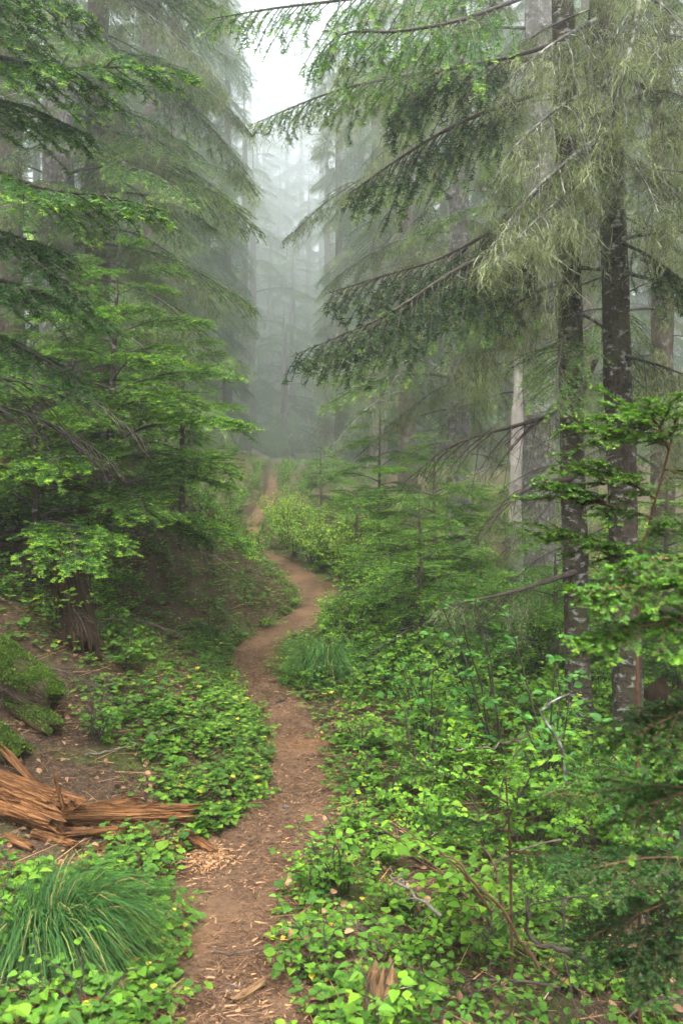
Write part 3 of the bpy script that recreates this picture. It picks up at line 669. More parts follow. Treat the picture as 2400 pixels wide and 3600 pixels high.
# ------------------------------------------------------------------ leaves
def leaf_template(rows):
    t, hw = zip(*rows); V = [(0, 0, 0)]; F = []; n = len(rows) - 2
    for k in range(1, n + 1):
        f = .35 * hw[k]; c = -.16 * t[k] ** 2
        V += [(t[k], hw[k], f + c), (t[k], 0, c), (t[k], -hw[k], f + c)]
    V.append((1, 0, -.16)); e = len(V) - 1
    F += [(0, 2, 1), (0, 3, 2)]
    for k in range(n - 1):
        a = 1 + 3 * k
        F += [(a, a + 1, a + 4), (a, a + 4, a + 3), (a + 1, a + 2, a + 5), (a + 1, a + 5, a + 4)]
    a = 1 + 3 * (n - 1); F += [(a, a + 1, e), (a + 1, a + 2, e)]
    return np.array(V, float), np.array(F, int)
OVAL = leaf_template([(0, 0), (.30, .44), (.68, .36), (1, 0)])
OVALF = leaf_template([(0, 0), (.10, .22), (.30, .44), (.55, .42), (.80, .22), (1, 0)])
LANCE = leaf_template([(0, 0), (.22, .30), (.55, .30), (1, 0)])
_ang = np.radians([-165, -140, -112, -82, -58, -40, -20, 0, 20, 40, 58, 82, 112, 140, 165])
_rr = np.array([.30, .50, .42, .56, .46, .62, .50, .70, .50, .62, .46, .56, .42, .50, .30])
LOBED = (np.concatenate([[(.32, 0, -.03)], np.stack([.32 + np.cos(_ang) * _rr, np.sin(_ang) * _rr * .95, .10 * np.cos(_ang * 5) * _rr - .06], 1)]),
         np.array([(0, k, k + 1) for k in range(1, 15)] + [(0, 15, 1)]))
def leaf_basis(D, U):
    D = nrm(D); S = nrm(np.cross(U, D)); W_ = np.cross(D, S); return D, S, W_
def add_leaves(mb, tpl, pos, D, U, ln, wid, tint, mat=0):
    pos = np.asarray(pos, float); k = len(pos)
    if k == 0: return
    V0, F0 = tpl; D, S, W_ = leaf_basis(np.asarray(D, float), np.asarray(U, float)); ln = np.broadcast_to(ln, (k,))
    V = pos[:, None] + (D[:, None] * V0[None, :, 0:1] + S[:, None] * V0[None, :, 1:2] * wid + W_[:, None] * V0[None, :, 2:3]) * ln[:, None, None]
    F = (np.arange(k)[:, None, None] * len(V0) + F0[None]).reshape(-1, 3)
    mb.add(V, F, mat, np.repeat(np.broadcast_to(tint, (k,)), len(V0)))
LEAFMESH = {}
def leaf_mesh(key, tpl, wid, mat):
    out = []
    for tt in (.1, .3, .45, .6, .75, .9):
        mb = MB(); add_leaves(mb, tpl, [(0, 0, 0)], [(1, 0, 0)], [(0, 0, 1)], 1.0, wid, tt); out.append(mb.mesh('leaf_' + key, [M[mat]]))
    LEAFMESH[key] = out
leaf_mesh('oval', OVALF, .76, 'leaf'); leaf_mesh('blue', OVALF, .82, 'leaf_blue'); leaf_mesh('lobed', LOBED, 1.0, 'herb'); leaf_mesh('broad', OVALF, 1.0, 'herb')
def leaf_objects(parent, key, pos, D, U, ln, tint):
    D, S, W_ = leaf_basis(np.asarray(D, float), np.asarray(U, float))
    for p, d, s_, u, l, tt in zip(pos, D, S, W_, np.broadcast_to(ln, (len(pos),)), np.broadcast_to(tint, (len(pos),))):
        o = link('leaf', LEAFMESH[key][int(np.clip(tt, 0, .99) * 6)], parent)
        o.matrix_local = Matrix(((d[0], s_[0], u[0], p[0]), (d[1], s_[1], u[1], p[1]), (d[2], s_[2], u[2], p[2]), (0, 0, 0, 1))) @ Matrix.Scale(l, 4)

# ------------------------------------------------------------------ shrubs
def shrub_geo(rng, h=.6, stems=10, spread=.35, leaf=.034, twig_len=.16, leaf_space=.021, twig_space=.055, tint=.5, flat=.8, lean=(0, 0)):
    "stems with level zigzag twigs and two rows of leaves"
    Wd = MB(); pos, D, U, ln, tn = [], [], [], [], []
    A_, B_, r0, r1 = [], [], [], []
    for k in range(stems):
        a = rng.uniform(0, 2 * PI); hh = h * rng.uniform(.55, 1.1); out = spread * rng.uniform(.3, 1.0); K = 8; q = np.linspace(0, 1, K)
        st = np.stack([np.cos(a) * out * q ** 1.3 + lean[0] * q ** 1.5 * hh, np.sin(a) * out * q ** 1.3 + lean[1] * q ** 1.5 * hh, hh * q - .15 * hh * q ** 3], 1) + rng.normal(0, .012, (K, 3)) * q[:, None]
        st[:, :2] += rng.normal(0, .03, 2)
        V, F = tube(st, .0045 * (h / .6) ** .5 * (1 - q * .7) + .0008, 4); Wd.add(V, F)
        L = np.linalg.norm(np.diff(st, axis=0), axis=1).sum(); s = .22 * L; sg = 1
        while s < L:
            f = s / L * (K - 1); i = min(int(f), K - 2); p = st[i] + (st[i + 1] - st[i]) * (f - i); td = nrm(st[i + 1] - st[i])
            az = a + sg * rng.uniform(.4, 1.5); dv = nrm(np.array([math.cos(az), math.sin(az), rng.uniform(-.05, .35)]) + td * .35)
            tl = twig_len * rng.uniform(.45, 1.15) * (1 - .35 * s / L); n = max(3, int(tl / leaf_space))
            e = p + dv * tl - UP * .12 * tl; m_ = p + dv * tl * .5 + UP * .02 * tl
            A_ += [p, m_]; B_ += [m_, e]; r0 += [.0018, .0013]; r1 += [.0013, .0007]
            tv = (np.arange(n) + .6) / n; pp_ = np.where(tv[:, None] < .5, p + (m_ - p) * tv[:, None] * 2, m_ + (e - m_) * (tv[:, None] * 2 - 1))
            sv = nrm(np.cross(dv, UP)); sd = np.where(np.arange(n) % 2, 1, -1)[:, None]; an = np.where(tv > .93, .1, .95)[:, None]
            dd = dv * np.cos(an) + sv * sd * np.sin(an) + rng.normal(0, .16, (n, 3)) - UP * .10
            pos.extend(pp_); D.extend(dd); U.extend(np.array([0, 0, 1.]) + rng.normal(0, 1 - flat + .12, (n, 3)))
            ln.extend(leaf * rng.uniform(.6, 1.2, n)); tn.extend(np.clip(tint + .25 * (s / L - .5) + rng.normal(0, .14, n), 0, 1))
            s += twig_space * rng.uniform(.6, 1.4); sg = -sg
    V, F = prisms(A_, B_, r0, r1, 3); Wd.add(V, F)
    return Wd, np.array(pos), np.array(D), np.array(U), np.array(ln), np.array(tn)
SHR = {}
def lib_shrub(key, n, tpl, lmat, smat, **kw):
    SHR[key] = []
    for k in range(n):
        rng = np.random.default_rng(sum(map(ord, key)) * 7 + k); Wd, p, d, u, l, tn = shrub_geo(rng, **kw)
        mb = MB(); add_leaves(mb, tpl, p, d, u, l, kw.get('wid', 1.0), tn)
        SHR[key].append((Wd.mesh('stems_' + key, [M[smat]], True), mb.mesh('foliage_' + key, [M[lmat]])))
lib_shrub('huckle', 7, OVAL, 'leaf', 'twig', h=.60, stems=11, spread=.34, leaf=.042, tint=.62)
lib_shrub('huckle_low', 5, OVAL, 'leaf', 'twig', h=.28, stems=9, spread=.26, leaf=.040, twig_len=.14, tint=.6)
lib_shrub('huckle_bright', 4, OVAL, 'leaf', 'twig', h=.85, stems=12, spread=.42, leaf=.038, tint=.86)
lib_shrub('blue', 4, OVAL, 'leaf_blue', 'twig', h=.9, stems=6, spread=.35, leaf=.05, twig_len=.26, leaf_space=.034, twig_space=.09, tint=.5)
def place_shrub(key, k, x, y, sc_, label, group, yaw=None, z=None):
    e = SHR[key][k % len(SHR[key])]
    t = tag(link({'huckle': 'leafy_shrub', 'huckle_low': 'low_shrub', 'huckle_bright': 'yellow_green_shrub', 'blue': 'blue_green_shrub'}[key] if 'left bank' not in label else 'bank_shrub', None, None, (x, y, gzf(x, y) - .02 if z is None else z), (0, 0, random.uniform(0, 6.28) if yaw is None else yaw), sc_), label, 'shrub', group)
    link('stems', e[0], t); f = link('foliage', e[1], t); f['kind'] = 'stuff'; return t
def hero_shrub(label, base, rng, key, smat, group=None, cap=290, **kw):
    t = tag(link('leafy_shrub', None, None, base), label, 'shrub', group)
    Wd, p, d, u, l, tn = shrub_geo(rng, **kw); link('stems', Wd.mesh('stems_hero', [M[smat]], True), t)
    if len(p) > cap:
        c = np.array(base); dist = (p + c)[:, 1] - .4 * p[:, 2]; o_ = np.argsort(dist); keep, rest = o_[:cap], o_[cap:]
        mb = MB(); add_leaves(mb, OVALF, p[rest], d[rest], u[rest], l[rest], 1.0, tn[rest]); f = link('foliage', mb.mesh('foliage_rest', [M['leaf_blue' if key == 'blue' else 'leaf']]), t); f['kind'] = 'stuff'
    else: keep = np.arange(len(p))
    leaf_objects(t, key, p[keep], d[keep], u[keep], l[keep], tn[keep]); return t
def on_ground(px, py, dlo=1.5, dhi=40):
    "where the sight line through a photograph point meets the ground"
    dd = np.linspace(dlo, dhi, 4000); x = (px - CX) / FPX * dd; z = HC + (HY - py) / FPX * dd; g = gz(x, dd, False)
    i = np.argmax(z <= g) if (z <= g).any() else -1
    return np.array([x[i], dd[i], gzf(x[i], dd[i])])

# hero leafy plants near the camera
hr = np.random.default_rng(77)
def hs_(px, d, label, key='oval', smat='twig', **kw):
    x = (px - CX) / FPX * d; return hero_shrub(label, (x, d, gzf(x, d) - .01), hr, key, smat, **kw)
hs_(1180, 3.95, 'leafy shrub with dark bent stems leaning over the right side of the near trail', h=.42, stems=6, spread=.20, leaf=.046, leaf_space=.03, twig_space=.07, tint=.55, lean=(-.3, -.1))
hs_(1130, 3.3, 'low leafy shrub at the right trail edge below the bent-stemmed one', h=.20, stems=7, spread=.22, leaf=.046, leaf_space=.03, twig_space=.06, tint=.55, lean=(-.2, 0))
hs_(1330, 2.85, 'leafy shrub at the bottom beside the pale broken stump', h=.24, stems=7, spread=.22, leaf=.05, leaf_space=.032, twig_space=.07, tint=.55)
hs_(1560, 2.75, 'low leafy shrub at the bottom centre right', h=.22, stems=6, spread=.24, leaf=.045, leaf_space=.032, twig_space=.07, tint=.5)
hs_(1760, 3.7, 'leafy shrub with large level leaves and a reddish stem in the right foreground', 'oval', 'stem_red', h=.72, stems=6, spread=.42, leaf=.055, leaf_space=.036, twig_space=.10, twig_len=.26, tint=.62, lean=(-.35, 0))
hs_(1700, 4.5, 'leafy shrub with broad bright leaves in front of the slim trunks', 'oval', 'twig', h=.80, stems=6, spread=.40, leaf=.060, leaf_space=.042, twig_space=.11, twig_len=.28, tint=.6)
hs_(1950, 5.2, 'tall blue-green shrub with layered leaves against the slim trunks', 'blue', 'twig', h=1.55, stems=6, spread=.50, leaf=.062, leaf_space=.042, twig_space=.13, twig_len=.36, tint=.55, lean=(-.12, 0))
hs_(1760, 5.6, 'blue-green shrub left of the slim trunks with its top against the snag', 'blue', 'twig', h=1.45, stems=5, spread=.40, leaf=.058, leaf_space=.042, twig_space=.13, twig_len=.34, tint=.55)
hs_(2250, 4.6, 'blue-green shrub at the right edge in front of the trunks', 'blue', 'twig', h=1.0, stems=5, spread=.45, leaf=.058, leaf_space=.042, twig_space=.13, twig_len=.34, tint=.5)
for (px, d, lab, hh) in ((1760, 2.75, 'low leafy plant at the bottom right of centre', .2), (1960, 2.95, 'low leafy plant at the lower right under the dark sprays', .22), (2180, 2.8, 'low leafy plant in the bottom right corner', .2), (1640, 3.15, 'low leafy plant on the open ground in the right foreground', .18), (1470, 3.3, 'low leafy plant behind the pale torn stump', .2)):
    hs_(px, d, lab, h=hh, stems=6, spread=.26, leaf=.038, leaf_space=.030, twig_space=.06, tint=.38)
for (px, d, lab) in ((90, 2.85, 'leafy plant in the bottom left corner'), (330, 2.75, 'leafy plant at the bottom left in front of the grass tussock'), (-30, 3.2, 'leafy plant at the left edge beside the grass tussock')):
    hs_(px, d, lab, h=.20, stems=7, spread=.24, leaf=.044, leaf_space=.028, twig_space=.055, tint=.55)
hs_(60, 3.75, 'small leafy plant growing in front of the orange log', h=.26, stems=4, spread=.14, leaf=.045, leaf_space=.03, twig_space=.06, tint=.55)
hs_(330, 5.3, 'green shrub beside the broken end of the mossy log', h=.45, stems=8, spread=.26, leaf=.046, leaf_space=.03, twig_space=.08, tint=.4)

# shrubs right of the trail, then those farther along both sides
sr = np.random.default_rng(78); spots = []
def try_spot(x, y, md):
    for a, b in spots:
        if (a - x) ** 2 + (b - y) ** 2 < md * md: return False
    spots.append((x, y)); return True
nS = 0
for k in range(6000):
    y = 3.4 + 10.6 * sr.random() ** 1.1; u = sr.random() ** .9 * 3.6; x = float(trail_x(y) + trail_w(y) * .5 + .10 + u)
    if not frame_ok(x, y, gzf(x, y), 120): continue
    if y < 4.3 and u > .75 and sr.random() < .4: continue
    if not try_spot(x, y, .23 if u < .5 else .30): continue
    low = u < .38 or y < 4.3
    key = 'huckle_low' if low else ('huckle' if sr.random() < .93 else 'blue')
    if 11 < y < 17 and u < 1.5: key = 'huckle_bright'
    place_shrub(key, int(sr.integers(99)), x, y, sr.uniform(.8, 1.15) * (.85 if y < 4.5 else 1), 'low bright-leaved shrub right along the trail edge' if low else
                ('yellow-green shrub in thin mist right of the trail' if key == 'huckle_bright' else ('blue-green shrub among the thicket right of the trail' if key == 'blue' else 'small-leaved shrub in the thicket right of the trail')),
                'trail-edge shrubs' if low else key + ' shrubs right of the trail'); nS += 1
    if nS > 190: break
nS = 0
for k in range(3000):
    y = 12.5 + 20 * sr.random() ** 1.3; side = 1 if sr.random() < .75 else -1; u = .02 + sr.random() ** 1.8 * (3.2 if side < 0 else 8.0); x = float(trail_x(y) + side * (trail_w(y) * .5 + .15 + u))
    if not frame_ok(x, y, gzf(x, y), 50) or not try_spot(x, y, .42): continue
    key = 'huckle_bright' if side > 0 and y < 20 else 'huckle'
    place_shrub(key, int(sr.integers(99)), x, y, sr.uniform(.75, 1.2), 'shrub in the mist beside the far trail on the ' + ('right' if side > 0 else 'left'), 'misty shrubs beside the far trail, ' + ('right' if side > 0 else 'left')); nS += 1
    if nS > 190: break
nS = 0
for k in range(3000):     # left bank, upper part
    y = 6.2 + 9 * sr.random(); u = .9 + 2.8 * sr.random(); x = float(trail_x(y) - trail_w(y) * .5 - u)
    if not frame_ok(x, y, gzf(x, y), 50) or not try_spot(x, y, .33): continue
    place_shrub('huckle_low' if sr.random() < .7 else 'huckle', int(sr.integers(99)), x, y, sr.uniform(.75, 1.1), 'leafy shrub on the upper left bank under the young firs', 'shrubs on the left bank'); nS += 1
    if nS > 120: break

# ------------------------------------------------------------------ low herbs
HERB = {}
def herb_geo(kind, rng):
    pos, D, U, ln, tn, A_, B_ = [], [], [], [], [], [], []
    if kind == 'lobed':
        for k in range(int(rng.integers(4, 8))):
            a = rng.uniform(0, 6.28); r = rng.uniform(.02, .085); z = rng.uniform(.03, .10); p = np.array([math.cos(a) * r, math.sin(a) * r, z])
            A_.append((0, 0, 0)); B_.append(p); pos.append(p); D.append((math.cos(a), math.sin(a), rng.uniform(-.35, .1))); U.append(np.array([0, 0, 1]) + rng.normal(0, .2, 3)); ln.append(rng.uniform(.026, .046)); tn.append(rng.normal(.42, .26))
    elif kind == 'broad':
        for k in range(int(rng.integers(2, 5))):
            a = rng.uniform(0, 6.28); r = rng.uniform(0, .03); p = np.array([math.cos(a) * r, math.sin(a) * r, rng.uniform(.02, .06)])
            A_.append((0, 0, 0)); B_.append(p); pos.append(p); D.append((math.cos(a), math.sin(a), rng.uniform(.0, .6))); U.append(np.array([0, 0, 1]) + rng.normal(0, .2, 3)); ln.append(rng.uniform(.042, .075)); tn.append(rng.normal(.55, .2))
    else:
        for s_ in range(int(rng.integers(2, 4))):
            a = rng.uniform(0, 6.28); p = np.zeros(3)
            for k in range(int(rng.integers(3, 6))):
                a += rng.normal(0, .4); q = p + np.array([math.cos(a) * .032, math.sin(a) * .032, rng.uniform(-.004, .018)]); A_.append(p); B_.append(q); p = q
                for sg in (-1, 1):
                    b = a + sg * 1.1; pos.append(p); D.append((math.cos(b), math.sin(b), rng.uniform(-.1, .25))); U.append(np.array([0, 0, 1]) + rng.normal(0, .2, 3)); ln.append(rng.uniform(.022, .036)); tn.append(rng.normal(.48, .25))
    return np.array(pos), np.array(D), np.array(U), np.array(ln), np.clip(np.array(tn), 0, 1), np.array(A_), np.array(B_)
TPL = {'lobed': LOBED, 'broad': OVALF, 'trailing': OVAL}
for kind in TPL:
    HERB[kind] = []
    for k in range(8):
        g = herb_geo(kind, np.random.default_rng(900 + k + len(kind) * 31)); mb = MB(); add_leaves(mb, TPL[kind], g[0], g[1], g[2], g[3], 1.0, g[4]); V, F = prisms(g[5], g[6], .0014, .001); mb.add(V, F, 1)
        HERB[kind].append((g, mb, mb.mesh('herb_' + kind, [M['herb'], M['stem_red']])))
er = np.random.default_rng(91); cand = []
def herb_scatter(n, ylo, yhi, side, umax, dens_seed, thr, pw=1.0):
    y = ylo + (yhi - ylo) * er.random(n) ** pw; u = umax * er.random(n) ** 1.25 - .01
    x = trail_x(y) + side * (trail_w(y) * .5 + u)
    f = fbm(np.stack([x * 1.1, y * 1.1, x * 0], -1), dens_seed, 3)
    ok = (f > thr) | ((u < .35) & (er.random(n) < .55))
    x, y = x[ok], y[ok]; z = gz(x, y); px = CX + x / y * FPX; py = HY - (z - HC) / y * FPX
    ok = (px > -120) & (px < 2520) & (py < 3750); return x[ok], y[ok], z[ok]
logs_keepout = []
for (n, a, b, s_, um, sd_, th, pw, kinds, wts) in ((6500, 2.5, 9, -1, 2.4, 61, .10, 1.2, ('lobed', 'broad', 'trailing'), (.5, .2, .3)), (6500, 5.5, 17, -1, 3.6, 62, -.45, 1, ('lobed', 'broad', 'trailing'), (.6, .2, .2)),
                                      (3000, 2.4, 9, 1, 2.6, 63, .05, 1.2, ('lobed', 'trailing'), (.55, .45)), (900, 9, 20, 1, 2.0, 64, -.1, 1, ('lobed', 'trailing'), (.6, .4))):
    X, Y, Z = herb_scatter(n, a, b, s_, um, sd_, th, pw)
    for x, y, z in zip(X, Y, Z): cand.append((y, x, z, s_, kinds[er.choice(len(kinds), p=wts)]))
KEEPOUT = [(on_ground(*q)[:2], r_) for q, r_ in (((250, 3330), .26), ((100, 2870), .28), ((300, 2900), .14), ((420, 2900), .13), ((540, 2900), .12), ((100, 2450), .3), ((260, 2650), .16))]
cand = [c for c in cand if all((c[1] - k[0]) ** 2 + (c[0] - k[1]) ** 2 > r * r for k, r in KEEPOUT)]
cand.sort(); used = {k: 0 for k in TPL}; rest = MB()
LAB = {'lobed': 'low herb with lobed leaves on the ', 'broad': 'low herb with a few broad oval leaves on the ', 'trailing': 'trailing plant with paired small leaves on the '}
for (y, x, z, s_, kind) in cand:
    g, mbk, me = HERB[kind][int(er.integers(8))]; yaw = er.uniform(0, 6.28); scl = er.uniform(.5, 1.25); side = 'left bank beside the trail' if s_ < 0 else 'ground right of the trail'
    if used[kind] < {'lobed': 300, 'broad': 150, 'trailing': 220}[kind]:
        used[kind] += 1
        if y < 3.7 and kind != 'trailing':
            t_ = tag(link({'lobed': 'lobed_herb', 'broad': 'broad_leaved_herb', 'trailing': 'trailing_herb'}[kind], None, None, (x, y, z), (0, 0, yaw), scl), LAB[kind] + side, 'herb', kind + ' herbs, ' + side)
            V, F = prisms(g[5], g[6], .0014, .001); mm = MB(); mm.add(V, F); link('stalk', mm.mesh('stalk', [M['stem_red']]), t_); leaf_objects(t_, kind, g[0], g[1], g[2], g[3], g[4])
        else:
            tag(link({'lobed': 'lobed_herb', 'broad': 'broad_leaved_herb', 'trailing': 'trailing_herb'}[kind], me, None, (x, y, z), (0, 0, yaw), scl), LAB[kind] + side, 'herb', kind + ' herbs, ' + side)
    else:
        c, s2 = math.cos(yaw) * scl, math.sin(yaw) * scl; Rm = np.array([[c, -s2, 0], [s2, c, 0], [0, 0, scl]])
        dt = er.normal(0, .08)
        for V, F, m_, t_ in zip(mbk.V, mbk.F, mbk.M, mbk.T):
            rest.V.append((V @ Rm.T + np.array([x, y, z])).astype(np.float32)); rest.F.append(F - F.min() + rest.n); rest.M.append(m_); rest.T.append(np.clip(t_ + dt, 0, 1)); rest.n += len(V)
if rest.V: tag(link('ground_cover', rest.mesh('ground_cover', [M['herb'], M['stem_red']])), 'low green leaves covering the banks farther along the trail', 'ground cover', kind='stuff')

# moss and litter
def scatter_flat(n, ylo, yhi, ulo, uhi, side, rng, pw=1.3):
    y = ylo + (yhi - ylo) * rng.random(n) ** pw; u = ulo + (uhi - ulo) * rng.random(n)
    x = trail_x(y) + (side * (trail_w(y) * .5 + u) if side else trail_w(y) * .5 * u); return x, y
lr = np.random.default_rng(33); lit = MB()
def litter(n, ylo, yhi, ulo, uhi, side, lmin, lmax, wd, tlo, thi, off=.012):
    x, y = scatter_flat(n, ylo, yhi, ulo, uhi, side, lr); z = gz(x, y) + off + lr.uniform(0, .006, n); a = lr.uniform(0, PI, n); l = lr.uniform(lmin, lmax, n) * .5; p = np.stack([x, y, z], 1)
    dv = np.stack([np.cos(a), np.sin(a), lr.normal(0, .12, n)], 1); V, F = prisms(p - dv * l[:, None], p + dv * l[:, None], wd * lr.uniform(.6, 1.3, n), wd * .4, 3)
    lit.add(V, F, 0, np.repeat(lr.uniform(tlo, thi, n), 6))
litter(12000, 2.4, 9, -1.02, 1.02, 0, .012, .030, .0013, .0, .62)
litter(1700, 2.4, 8, -1.05, 1.05, 0, .010, .040, .0034, .0, .72)
litter(350, 2.4, 6, -1.05, 1.05, 0, .012, .045, .0036, .5, .9)
litter(500, 2.4, 8, -1.1, 1.1, 0, .05, .16, .0016, .15, .7)
litter(9000, 2.4, 10, 0, 2.4, -1, .015, .05, .0018, 0, .8, .004)
litter(2600, 2.4, 12, 0, 2.6, -1, .05, .30, .0032, .05, .75, .01)
litter(4000, 2.4, 8, 0, 2.2, 1, .015, .05, .0018, 0, .8, .004)
litter(1300, 2.4, 9, 0, 2.6, 1, .06, .35, .0026, .05, 1, .015)
_c = on_ground(715, 3030); _m = 420; _p = np.stack([_c[0] + lr.normal(0, .09, _m), _c[1] + lr.normal(0, .10, _m), np.zeros(_m)], 1); _p[:, 2] = gz(_p[:, 0], _p[:, 1]) + .016; _a = lr.uniform(0, PI, _m); _v = np.stack([np.cos(_a), np.sin(_a), lr.normal(0, .2, _m)], 1) * lr.uniform(.005, .018, (_m, 1))
_V, _F = prisms(_p - _v, _p + _v, lr.uniform(.002, .005, _m), .001, 3); lit.add(_V, _F, 0, np.repeat(lr.uniform(.6, .92, _m), 6))
_k = 1500; _x0, _y0 = scatter_flat(_k, 2.4, 8, -.05, 2.2, -1, lr); _x1, _y1 = scatter_flat(_k, 2.4, 7, -.05, 2.4, 1, lr); _xx, _yy = np.concatenate([_x0, _x1]), np.concatenate([_y0, _y1]); _n = len(_xx)
_D = np.stack([*lr.normal(0, 1, (2, _n)), lr.normal(0, .3, _n)], 1)
add_leaves(lit, OVALF, np.stack([_xx, _yy, gz(_xx, _yy) + lr.uniform(.004, .03, _n)], 1), _D, UP + lr.normal(0, .4, (_n, 3)), lr.uniform(.02, .045, _n), .8, lr.uniform(.15, .72, _n))
tag(link('forest_litter', lit.mesh('forest_litter', [M['litter']])), 'brown needles, chips and broken twigs strewn over trail and ground', 'litter', kind='stuff')
ms = MB()
for (n, side, ulo, uhi) in ((2600, 1, .3, 2.4), (900, -1, .5, 2.4)):
    x, y = scatter_flat(n * 2, 2.4, 7, ulo, uhi, side, lr); f = fbm(np.stack([x * 1.7, y * 1.7, x * 0], -1), 71, 2); ok = f > .25; x, y = x[ok], y[ok]
    z = gz(x, y); k = len(x)
    for j in range(7):
        p = np.stack([x + lr.normal(0, .02, k), y + lr.normal(0, .02, k), z + lr.uniform(0, .012, k)], 1); D = lr.normal(0, 1, (k, 3)); D[:, 2] = np.abs(D[:, 2]) * .6 + .2
        add_leaves(ms, LANCE, p, D, lr.normal(0, .4, (k, 3)) + UP, lr.uniform(.010, .022, k), .9, np.clip(lr.normal(.5, .25, k), 0, 1))
tag(link('moss', ms.mesh('moss', [M['moss']])), 'yellow-green moss tufts on the forest floor', 'moss', kind='stuff')

# ------------------------------------------------------------------ grass tussocks
def tussock(label, base, R_, H_, n, seed, sweep=(0, 0), wd=.0042):
    rng = np.random.default_rng(seed); t = tag(link('grass_tussock', None, None, base), label, 'grass')
    for nm, k, tl, th_ in (('green_blades', n, .15, .85), ('dry_blades', n // 11, .93, 1.0)):
        a = rng.uniform(0, 2 * PI, k); r = R_ * .35 * np.sqrt(rng.random(k)); b = np.stack([np.cos(a) * r, np.sin(a) * r, np.zeros(k)], 1)
        out = nrm(np.stack([np.cos(a + rng.normal(0, .5, k)) + sweep[0], np.sin(a + rng.normal(0, .5, k)) + sweep[1]], 1))
        L = rng.uniform(.55, 1.15, k); K = 9; q = np.linspace(0, 1, K)
        reach = R_ * L * rng.uniform(.45, 1.25, k); hh = H_ * L * rng.uniform(.55, 1.15, k); fall = rng.uniform(.6, 1.6, k)
        zz = hh[:, None] * (np.sin(np.minimum(q[None] * 1.9, PI / 2 + 0 * q[None]) ) - fall[:, None] * np.maximum(q[None] - .45, 0) ** 1.7 * 1.9)
        hor = reach[:, None] * (q[None] ** 1.5)
        pk = b[:, None] + np.concatenate([out[:, None] * hor[..., None], zz[..., None]], -1)
        pk[..., 2] = np.maximum(pk[..., 2], -.10 + .0 * pk[..., 2])
        sd = np.stack([-out[:, 1], out[:, 0], rng.normal(0, .3, k)], -1)[:, None]
        pk = pk + np.cumsum(rng.normal(0, .006, (k, K, 3)), 1) * q[None, :, None]
        V, F = ribbons(pk, (wd * np.interp(q, [0, .3, .7, 1], [.8, 1, .8, .1]))[None] * rng.uniform(.5, 1.4, (k, 1)), nrm(sd)); mb = MB(); mb.add(V, F, 0, np.repeat(rng.uniform(tl, th_, k), 2 * K))
        o = link(nm, mb.mesh(nm, [M['grass']], True), t); o['kind'] = 'stuff'
gb = on_ground(200, 3330)
tussock('big arching green grass tussock at the lower left beside the trail', gb, .39, .24, 1800, 3, (.9, -.3), .0034)
g2 = P(1130, 2330, 7.6); g2[2] = gzf(g2[0], g2[1]); tussock('dark grass tussock at the right side of the trail bend', g2, .42, .40, 500, 4, (-.3, -.2), .004)
g3 = P(840, 2235, 8.3); g3[0] = float(trail_x(8.3) - trail_w(8.3) / 2 - .16); g3[2] = gzf(g3[0], g3[1]); tussock('small grass tussock on the left bank at the trail bend', g3, .22, .22, 160, 5, (.3, -.2), .004)

